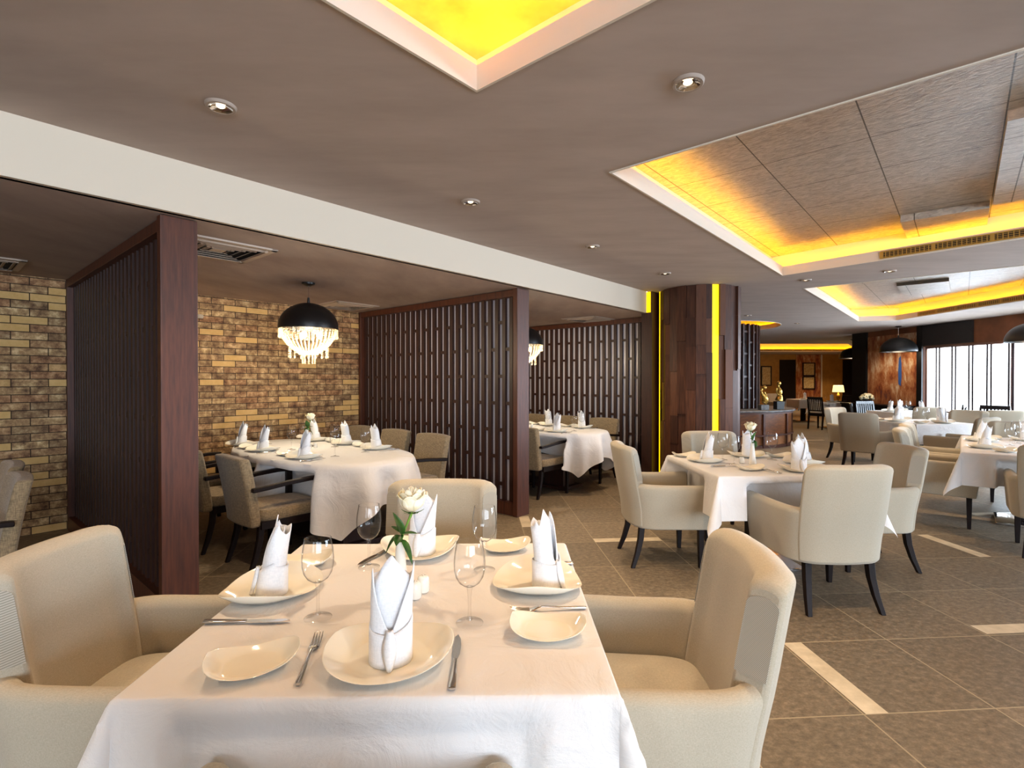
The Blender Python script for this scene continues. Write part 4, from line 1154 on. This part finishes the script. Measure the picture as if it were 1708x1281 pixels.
put(sha0, -0.288, 1.535, 0, 'white salt shaker nearer the camera on the front table', 'salt shakers')
put(sha0, -0.272, 1.582, 0.5, 'white pepper shaker farther back beside the front vase', 'salt shakers')

# ================================================================== table two: beside the column
T2 = (1.89, 4.01); T2R = deg(2.5)
rect_table('square table beside the round wooden column, ringed by cream armchairs', T2, T2R, 1.03, 1.0)
cloth_rect('white cloth on the table beside the wooden column', T2, T2R, 1.03, 1.0, 0.30, flare=0.15, seed=5)
place(arm0, (1.165, 4.08, 0), face(1, 0.02), 'cream armchair in profile left of the column-side table', CH)
place(arm0, (1.975, 3.34, 0), face(-0.04, 1), 'cream armchair seen from behind at the column-side table', CH)
place(arm0, (2.70, 3.99, 0), face(-1, 0.06), 'cream armchair right of the column-side table, behind another chair back', CH)
place(arm0, (1.92, 4.74, 0), face(0.03, -1), 'cream armchair in front of the wooden column', CH)
setting('at the left of the column-side table', (1.545, 4.12), (1.555, 4.12), (1.46, 4.40, 0.2), (1.60, 3.87, deg(-88)), None, (1.71, 4.20), rz=deg(-90))
setting('at the far side of the column-side table', (1.99, 4.40), (2.0, 4.38), (2.25, 4.37, 0.1), None, None, (1.70, 3.96), rz=deg(180))
setting('at the near side of the column-side table', (2.06, 3.70), (2.045, 3.69), (1.72, 3.74, 0.2), None, (1.83, 3.68, deg(20)), None, rz=0.0)
setting('at the right of the column-side table', (2.26, 4.02), (2.27, 4.03), None, None, None, (2.11, 4.20), rz=deg(90))
put(vas0, 1.845, 3.97, 0, 'white bud vase on the table beside the column', 'bud vases')
put(ros0, 1.845, 3.97, deg(90), 'round cream rose standing on the table beside the column', 'roses', z=ZT + 0.160)
put(sha0, 1.79, 4.03, 0, 'white salt shaker beside the vase on the column-side table', 'salt shakers')

# ================================================================== table three: long table at the right edge
T3 = B(7.13, -0.50); T3R = ANG_U
rect_table('long table at the right edge of the room, turned along the window aisle', T3, T3R, 1.88, 1.0)
cloth_rect('white cloth with a hanging pointed corner on the right-hand table', T3, T3R, 1.88, 1.0, 0.30, flare=0.2, seed=9)
place(arm0, B(6.72, 0.18, 0), ANG_U + PI, 'cream armchair in profile at the right-hand long table, nearest the column-side table', CH)
place(arm0, B(7.46, 0.18, 0), ANG_U + PI, 'cream armchair at the right-hand long table, second along its side', CH)
place(arm0, B(5.98, -0.60, 0), ANG_U - PI / 2, 'cream armchair cut off by the right picture edge', CH)
place(arm0, B(8.33, -0.50, 0), ANG_U + PI / 2, 'cream armchair at the far end of the right-hand long table', CH)
def b3(s, t): return B(s, t)
setting('nearest on the right-hand long table', b3(6.70, -0.17), None, (*b3(6.45, -0.30), 0.3), None, None, b3(6.83, -0.42), rz=ANG_U + PI)
setting('second along the right-hand long table', b3(7.42, -0.15), None, None, None, None, b3(7.12, -0.36), rz=ANG_U + PI)
setting('at the far end of the right-hand long table', b3(7.80, -0.52), None, (*b3(7.75, -0.25), 0.5), None, None, b3(7.42, -0.42), rz=ANG_U + PI / 2)

# ================================================================== table four and five: by the window
T4 = (6.39, 8.12); T4R = deg(4)
rect_table('square table in the middle distance between the tan armchairs', T4, T4R, 0.95, 0.95)
cloth_rect('bright white cloth on the middle-distance table before the window', T4, T4R, 0.95, 0.95, 0.30, flare=0.15, seed=11)
place(arm0, (5.48, 8.05, 0), face(0.78, 0.62), 'cream armchair seen from behind left of the middle-distance table', CH)
place(arm0, (5.98, 9.15, 0), face(0.35, -0.93), 'cream armchair peeking out behind another at the middle-distance table', CH)
place(arm0, (6.22, 7.16, 0), face(-0.42, 0.9), 'low cream armchair between the middle-distance and right-hand tables', CH)
place(arm0, (7.28, 8.42, 0), face(-0.9, -0.45), 'tan armchair right of the middle-distance table before the window', CH)
setting('at the left of the middle-distance table', (6.05, 8.15), None, (6.03, 8.45), None, None, (6.20, 7.98), rz=deg(-90))
setting('at the near side of the middle-distance table', (6.50, 7.80), None, (6.15, 7.78), None, None, (6.28, 7.86), rz=0.2)
setting('at the right of the middle-distance table', (6.70, 8.10), None, None, None, None, (6.42, 8.02), rz=deg(90))
setting('at the far side of the middle-distance table', (6.35, 8.47), None, None, None, None, None, rz=deg(180))
T5 = (8.15, 10.7)
rect_table('square table closest to the bright window, partly hidden', T5, deg(4), 0.95, 0.95)
cloth_rect('white cloth on the table closest to the bright window', T5, deg(4), 0.95, 0.95, 0.28, seed=13)
place(arm0, (7.75, 9.82, 0), face(0.2, 1), 'tan armchair back in front of the window-side table', CH)
place(arm0, (8.22, 8.80, 0), face(0.3, 0.95), 'tan armchair nearest the window sill among the distant chairs', CH)
setting('on the window-side table, nearest the blinds', (8.35, 10.55), None, None, None, None, (8.0, 10.45), rz=deg(90))
setting('on the window-side table, at its left', (7.85, 10.75), None, None, None, None, (7.95, 10.6), rz=deg(-90))
setting('on the window-side table, at its far side', (8.25, 11.02), None, None, None, None, None, rz=deg(180))
BK = 'black slat-back chairs'
place(sla0, (7.35, 10.75, 0), face(0.85, -0.5), 'black slat-back chair left of the window-side table, by the mural', BK)
place(sla0, (8.1, 11.6, 0), face(0.1, -1), 'black slat-back chair behind the window-side table', BK)
place(sla0, (8.78, 10.45, 0), face(-0.7, 0.75), 'black slat-back chair with its top rail against the window', BK)
place(sla0, (8.85, 9.60, 0), face(-0.85, -0.5), 'black slat-back chair at the window, nearest the right picture edge', BK)

# ================================================================== oval tables in the alcoves
DG = 'olive armed dining chairs'
TO_U, FROM_U = ANG_U - PI / 2, ANG_U + PI / 2        # facing along u, and back
def dine(s_, t_, rz, label): place(din0, B(s_, t_, 0), rz, label, DG)
OA, OB = 0.57, 1.15
def oval_set(s_, t_, left, where, gdt=-0.13, sdt=0.27, kn=True):
    rz = TO_U if left else FROM_U
    k = 1 if left else -1
    p_ = B(s_, t_); g_ = B(s_ + k * 0.20, t_ + gdt); sd_ = (*B(s_ - k * 0.02, t_ + sdt), rz)
    setting(where, p_, None, sd_ if sdt else None, (*B(s_ - k * 0.02, t_ - 0.175), rz) if kn else None, None, g_, rz=rz)
R1 = B(2.45, 4.52)
oval_table('large oval table in the brick alcove under the bead pendant', R1, ANG_U, OA, OB)
cloth_oval('white draped cloth on the oval table before the brick wall', R1, ANG_U, OA, OB, 0.34, 0.30, (-0.10, -0.05), 3)
dine(1.86, 4.05, TO_U, 'olive dining chair nearest at the brick alcove table, seen from behind')
dine(1.80, 4.80, TO_U, 'olive dining chair beside the dark post in the brick alcove')
dine(1.82, 5.50, TO_U, 'olive dining chair by the brick wall, left of the oval table')
dine(3.16, 4.12, FROM_U, 'olive dining chair right of the brick alcove table, showing its arm')
dine(3.20, 4.80, FROM_U, 'olive dining chair against the lattice screen in the brick alcove')
dine(3.20, 5.48, FROM_U, 'olive dining chair at the back corner of the brick alcove table')
oval_set(2.12, 4.13, True, 'in front of the nearest chair on the brick alcove table')
oval_set(2.09, 4.84, True, 'second from the left on the brick alcove table')
oval_set(2.13, 5.42, True, 'leftmost on the brick alcove table', sdt=0)
oval_set(2.80, 5.23, False, 'at the back of the brick alcove table', kn=False)
oval_set(2.86, 4.72, False, 'by the lattice screen on the brick alcove table')
oval_set(2.84, 4.17, False, 'rightmost on the brick alcove table')
put(vas0, *B(2.50, 4.82), 0, 'white bud vase on the brick alcove table', 'bud vases')
put(ros0, *B(2.50, 4.82), 0.9, 'pale rose in the vase on the brick alcove table', 'roses', z=ZT + 0.160)
put(sha0, *B(2.46, 4.70), 0, 'white salt shaker left of its twin on the brick alcove table', 'salt shakers')
put(sha0, *B(2.51, 4.68), 0, 'white pepper shaker right of its twin on the brick alcove table', 'salt shakers')
R2 = B(5.56, 4.50)
oval_table('oval table before the pale lattice screen in the farther alcove', R2, ANG_U, OA, OB)
cloth_oval('white draped cloth with long points on the farther oval table', R2, ANG_U, OA, OB, 0.30, 0.30, (0.0, -0.04), 8)
dine(5.06, 3.95, TO_U, 'olive dining chair in profile at the farther oval table')
dine(6.27, 3.95, FROM_U, 'tan dining chair right of the farther oval table, by the lattice')
dine(6.29, 4.62, FROM_U, 'tan dining chair back in the middle behind the farther oval table')
dine(6.29, 5.28, FROM_U, 'tan dining chair behind the farther oval table, next to the second screen')
oval_set(5.27, 3.84, True, 'nearest on the farther oval table')
oval_set(5.93, 3.90, False, 'rightmost on the farther oval table')
oval_set(5.93, 4.46, False, 'at the back of the farther oval table')
put(vas0, *B(5.56, 4.72), 0, 'white bud vase on the farther oval table', 'bud vases')
put(ros0, *B(5.56, 4.72), 0.3, 'small round pale rose on the farther oval table', 'roses', z=ZT + 0.160)
put(sha0, *B(5.52, 4.44), 0, 'white salt shaker on the farther oval table', 'salt shakers')
# chairs in the alcove beyond the first screen
dine(0.05, 4.18, FROM_U, 'olive chair back at the left picture edge before the brick wall')
dine(0.08, 4.84, FROM_U, 'olive chair back half hidden at the left picture edge, behind another')

# ================================================================== curved counter, sculptures and slatted drum behind the column
ct = thing('curved_counter', 'curved wooden counter with grey stone top beside the column', 'counter', (RC[0], RC[1], 0))
q = MB(); q.lathe([(1.05, 0.735), (1.72, 0.735), (1.74, 0.745), (1.74, 0.768), (1.73, 0.775), (1.05, 0.775)], 96); q.build('counter_top', M['stone'], ct, smooth=30)
q = MB(); q.lathe([(1.10, 0.27), (1.66, 0.27), (1.66, 0.735), (1.10, 0.735)], 96); q.build('upper_panel', M['counter_wood'], ct, smooth=30)
q = MB(); q.lathe([(1.10, 0.06), (1.64, 0.06), (1.64, 0.25), (1.10, 0.25)], 96); q.build('lower_panel', noisy('light_veneer', (150, 100, 62), (178, 126, 84), 4, 0.35), ct, smooth=30)
q = MB(); q.lathe([(1.10, 0.245), (1.70, 0.245), (1.70, 0.275), (1.10, 0.275)], 96); q.lathe([(1.10, 0.0), (1.68, 0.0), (1.68, 0.06), (1.10, 0.06)], 96); q.lathe([(1.6, 0.70), (1.70, 0.70), (1.70, 0.736), (1.6, 0.736)], 96); q.build('rail', M['wood'], ct, smooth=30)
for i in range(14):
    a = 2 * PI * i / 14 + 0.05; q = MB(); q.box((1.675 * math.cos(a), 1.675 * math.sin(a), 0.37), (0.03, 0.045, 0.73), a); q.build('upright', M['wood'], ct, smooth=0)
dr = thing('slatted_drum_screen', 'tall curved screen of dark vertical slats rising from the counter', 'room divider', (RC[0], RC[1], 0.7765))
q = MB()
HS = CEIL - 0.7765 - 0.006
for i in range(40):
    a = 2 * PI * i / 40; q.box((1.0 * math.cos(a), 1.0 * math.sin(a), HS / 2), (0.06, 0.035, HS), a)
    if i % 2:
        for z in (0.45, 0.95, 1.45): q.box((0.985 * math.cos(a + PI / 40), 0.985 * math.sin(a + PI / 40), z), (0.03, 0.125, 0.04), a + PI / 40)
    else:
        for z in (0.2, 0.7, 1.2, 1.68): q.box((0.985 * math.cos(a + PI / 40), 0.985 * math.sin(a + PI / 40), z), (0.03, 0.125, 0.04), a + PI / 40)
q.build('lattice', M['wood_dark'], dr, smooth=0)
q = MB(); q.lathe([(0.90, 0.0), (0.90, HS)], 48); q.lathe([(1.05, 0.0), (1.06, 0.0), (1.06, 0.001), (1.05, 0.001)], 48); q.build('inner_wall', M['leg'], dr, smooth=60)

def sculpture(label, x, y, ph, kind):
    o = thing('gold_sculpture', label, 'sculpture', (x, y, 0.776))
    q = MB(); q.box((0, 0, ph / 2), (0.16, 0.16, ph)); q.build('plinth', M['stone'] if kind == 0 else M['black'], o, smooth=0, bevel=0.004)
    q = MB()
    if kind == 0:      # curling S-shaped form with a round head
        pts = [(0.05 * math.sin(5.2 * t + 0.4), 0.02 * math.cos(4 * t), ph + 0.03 + 0.30 * t) for t in [k / 14 for k in range(15)]]
        q.tube(pts, [0.042 + 0.022 * math.sin(PI * k / 14 * 1.6 + 0.6) for k in range(15)], 14)
        q.tube([(0.045 + 0.02 * math.sin(k), 0, ph + 0.15 + 0.022 * k) for k in range(6)], 0.018, 10)
        q.ico((0.02, 0, ph + 0.36), 0.045, 3, 1.0)
    else:              # upright draped form, wide base, small head
        pts = [(0.02 * math.sin(4 * t), 0, ph + 0.01 + 0.34 * t) for t in [k / 14 for k in range(15)]]
        q.tube(pts, [0.075, 0.076, 0.070, 0.062, 0.052, 0.046, 0.046, 0.050, 0.053, 0.052, 0.045, 0.034, 0.024, 0.02, 0.02], 16)
        q.tube([(-0.05, -0.01, ph + 0.28), (-0.075, -0.03, ph + 0.2), (-0.04, -0.055, ph + 0.14), (0.02, -0.05, ph + 0.15)], [0.016, 0.017, 0.015, 0.012], 10)
        q.ico((0.0, 0, ph + 0.385), 0.042, 3, 1.15)
    q.build('figure', M['gold'], o, smooth=60)
sculpture('curling gold sculpture on a grey block at the counter edge', 5.27, 10.86, 0.11, 0)
sculpture('upright gold sculpture on a black block, farther along the counter', 5.72, 11.10, 0.17, 1)

# ================================================================== right wall: mural, dark posts, mesh, console
def right_panel(name, y0, y1, z0, z1, m, off, kind=None, label=None, cat=None):
    a, b = on_right(y0, 0.002, 0), on_right(y1, 0.002, 0); L = (Vector(b) - Vector(a)).length
    q = MB(); q.box((L / 2, -off / 2, (z0 + z1) / 2), (L, off, z1 - z0))
    o = q.build(name, m, None, smooth=0, loc=(a[0], a[1], 0), rotz=RROT)
    return struct(o) if kind else tag(o, label, cat)
right_panel('wall_mural', 13.38, 11.90, 0.0, 2.50, M['mural'], 0.02, label='large abstract rust brown mural with a blue streak beside the window', cat='mural')
q = MB()
a_ = on_right(12.28, 0.025, 0)
bpatch = [(0, 1.30), (0.07, 1.26), (0.09, 1.5), (0.085, 1.8), (0.06, 1.98), (0.01, 1.92), (-0.01, 1.6)]
n_ = len(bpatch); q.add([(x, -0.001, z) for x, z in bpatch] + [(x, 0.003, z) for x, z in bpatch], [tuple(range(n_)), tuple(range(n_, 2 * n_))[::-1]] + [(i, (i + 1) % n_, n_ + (i + 1) % n_, n_ + i) for i in range(n_)])
bp_ = q.build('blue_brush_patch', simple('blue_paint', (52, 92, 160), 0.5), bpy.data.objects['wall_mural'], smooth=0)
bp_.location = (0.98, -0.022, 0)
right_panel('trim_7', 13.90, 13.40, 0, CEIL, M['black'], 0.05, kind=1)
right_panel('trim_8', 11.88, 11.74, 0, CEIL, M['black'], 0.04, kind=1)
right_panel('speaker_mesh_panel', 11.72, 10.55, wz1 + 0.02, CEIL - 0.01, M['mesh'], 0.05, label='dark woven mesh panel above the window corner', cat='wall panel')
right_panel('speaker_mesh_panel', 9.3, 8.1, wz1 + 0.02, CEIL - 0.01, M['mesh'], 0.05, label='dark woven mesh panel above the window at the right picture edge', cat='wall panel')
cs = thing('console_cabinet', 'long low black cabinet below the rust mural', 'cabinet', on_right(13.75, 0.26, 0), RROT)
q = MB(); q.box((0.92, 0, 0.40), (1.84, 0.40, 0.74)); q.build('carcass', M['black'], cs, smooth=0, bevel=0.004)
q = MB(); q.box((0.92, 0, 0.79), (1.88, 0.44, 0.035)); q.build('cabinet_top', M['leg'], cs, smooth=0, bevel=0.004)
for k in range(4):
    q = MB(); q.box((0.24 + 0.45 * k, -0.205, 0.42), (0.43, 0.012, 0.66)); dd = q.build('door', M['slatblack'], cs, smooth=0)
    q = MB(); q.box((0.40 + 0.45 * k - (0.30 if k % 2 else 0), -0.218, 0.45), (0.012, 0.014, 0.12)); q.build('handle', M['chrome'], dd, smooth=0)
fb = thing('hydrangea_bouquet', 'cream flower bouquet in a dark bowl before the mural', 'flower arrangement', on_right(13.1, 0.26, 0.809))
q = MB(); q.lathe([(0, 0), (0.06, 0.0), (0.10, 0.04), (0.11, 0.09), (0.10, 0.10), (0.0, 0.08)], 24); q.build('bowl', M['black'], fb)
q = MB(); rg = random.Random(4)
for i in range(60):
    a, b = rg.uniform(0, 2 * PI), math.acos(rg.uniform(-0.1, 1.0)); r = 0.13
    q.ico((r * math.sin(b) * math.cos(a), r * math.sin(b) * math.sin(a), 0.13 + 0.10 * math.cos(b)), rg.uniform(0.03, 0.045), 1)
q.build('blossoms', M['hedge'], fb, smooth=80)

# ================================================================== far end of the room
def wall_panel(name, x0, x1, z0, z1, m, dep=0.03, label=None, cat=None):
    q = MB(); q.box(((x0 + x1) / 2, 25.0 - dep / 2 - 0.002, (z0 + z1) / 2), (x1 - x0, dep, z1 - z0)); o = q.build(name, m, None, smooth=0)
    return tag(o, label, cat) if label else struct(o)
wall_panel('door_1', 12.9, 13.67, 0, 2.38, M['leg'])
wall_panel('door_2', 15.95, 16.9, 0, 2.38, M['leg'])
o = wall_panel('wall_mural_far', 13.70, 14.88, 0, CEIL - 0.01, M['mural']); 
wall_panel('trim_9', 14.9, 14.96, 0, CEIL - 0.01, M['trim'])
def picture(label, xc, zc, wd, hh):
    o = thing('framed_picture', label, 'picture', (xc, 24.965, zc), 0, 'framed pictures on the far wall')
    q = MB()
    for dx, dz, sx, sz in ((0, hh / 2, wd, 0.05), (0, -hh / 2, wd, 0.05), (-wd / 2, 0, 0.05, hh + 0.05), (wd / 2, 0, 0.05, hh + 0.05)): q.box((dx, -0.015, dz), (sx, 0.03, sz))
    q.build('frame', M['leg'], o, smooth=0)
    q = MB(); q.box((0, -0.006, 0), (wd - 0.04, 0.008, hh - 0.04)); q.build('print', M['paper'], o, smooth=0)
picture('dark framed pale picture on the far mural, upper of two', 14.30, 1.92, 0.56, 0.60)
picture('dark framed pale picture on the far mural, lower of two', 14.30, 1.27, 0.56, 0.58)
picture('brown framed picture on the far wall beside the slatted drum', 12.25, 1.60, 0.46, 0.90)
sb = thing('side_table', 'small dark table under the lit lamp at the far end', 'side table', (12.6, 20.0, 0))
q = MB(); q.box((0, 0, 0.585), (0.5, 0.5, 0.03)); q.build('table_top', M['leg'], sb, smooth=0)
for sx in (-1, 1):
    for sy in (-1, 1):
        q = MB(); q.box((sx * 0.21, sy * 0.21, 0.285), (0.04, 0.04, 0.57)); q.build('leg', M['leg'], sb, smooth=0)
tl = thing('table_lamp', 'lit table lamp with cream shade at the far gold wall', 'lamp', (12.6, 20.0, 0.601))
q = MB(); q.lathe([(0, 0), (0.08, 0), (0.08, 0.015), (0.03, 0.03), (0.06, 0.10), (0.075, 0.16), (0.055, 0.24), (0.015, 0.30), (0.012, 0.36), (0, 0.36)], 24); q.build('lamp_base', M['gold'], tl)
q = MB(); q.lathe([(0.20, 0.34), (0.165, 0.60)], 32); q.build('lamp_shade', M['lampshade'], tl, solid=0.004)
d = bpy.data.lights.new('lamp_glow', 'POINT'); d.energy = 30; d.color = (1.0, 0.78, 0.42); d.shadow_soft_size = 0.08
l = bpy.data.objects.new('lamp_glow', d); COL.objects.link(l); l.location = (12.6, 20.0, 1.28)
for k, (x, y, lb) in enumerate(((9.95, 17.7, 'small far table with a yellowish cloth, left of the slat chair'), (9.35, 15.2, 'small far table with a short cloth below the lamp'))):
    rect_table(lb.replace('cloth', 'cover'), (x, y), deg(4), 0.72, 0.72)
    cloth_rect('tan lit cloth on the ' + ('farthest table, left of the slat chair' if k == 0 else 'small far table in front of the lamp'), (x, y), deg(4), 0.72, 0.72, 0.30, seed=21 + k)
setting('on the farthest small table', (9.95, 17.6), None, None, None, None, (9.8, 17.75))
setting('on the small far table before the lamp', (9.45, 15.3), None, None, None, None, (9.2, 15.2))
place(sla0, (8.82, 14.80, 0), face(1, 0.5), 'black slat-back chair in the distance, left of the small far table', BK)
place(sla0, (10.35, 16.1, 0), face(-0.9, -0.5), 'black slat-back chair in the distance, behind the small far table', BK)
place(arm0, (9.62, 18.75, 0), face(0.2, -1), 'cream armchair at the far end beside the sculptures', CH)
spot_light(*B(-0.6, 4.8), 24, LOW - 0.02)  # unseen spot without a fitting, added to brighten the dark left alcove
for x, y, pw in ((7.5, 15.0, 40), (10.5, 18.0, 50), (13.0, 22.5, 60), (14.3, 23.8, 40), (15.4, 23.6, 40), (11.5, 23.5, 40), (6.0, 8.9, 30), (8.6, 12.6, 30)):
    spot_light(x, y, pw)  # added spots with no fittings, brightening the dark far part of the room

# ================================================================== hanging cloth gives way where chairs are pushed in
for o, c in CLOTHS:
    R = o.rotation_euler.z; me = o.data; ci, si = math.cos(R), math.sin(R)
    near = [q_ for q_ in SEATS if math.hypot(q_[0] - c[0], q_[1] - c[1]) < 1.6]
    for v_ in me.vertices:
        if v_.co.z > 0.69: continue
        x, y = v_.co.x * ci - v_.co.y * si, v_.co.x * si + v_.co.y * ci
        for _ in range(2):
            for (sx, sy, rz, nm) in near:
                dx, dy = c[0] + x - sx, c[1] + y - sy
                cz, sz = math.cos(rz), math.sin(rz)
                lx, ly = dx * cz + dy * sz, -dx * sz + dy * cz
                hx, fy = (0.375, 0.345) if nm.startswith('arm') else ((0.345, 0.275) if nm.startswith('dining') else (0.24, 0.235))
                if sy < 0.8: fy = 0.333
                if abs(lx) < hx and -0.48 < ly < fy:
                    ly = fy + (0.02 * (1 - abs(lx) / hx) if sy > 0.8 else 0.0)
                    x, y = sx + lx * cz - ly * sz - c[0], sy + lx * sz + ly * cz - c[1]
        v_.co.x, v_.co.y = x * ci + y * si, -x * si + y * ci
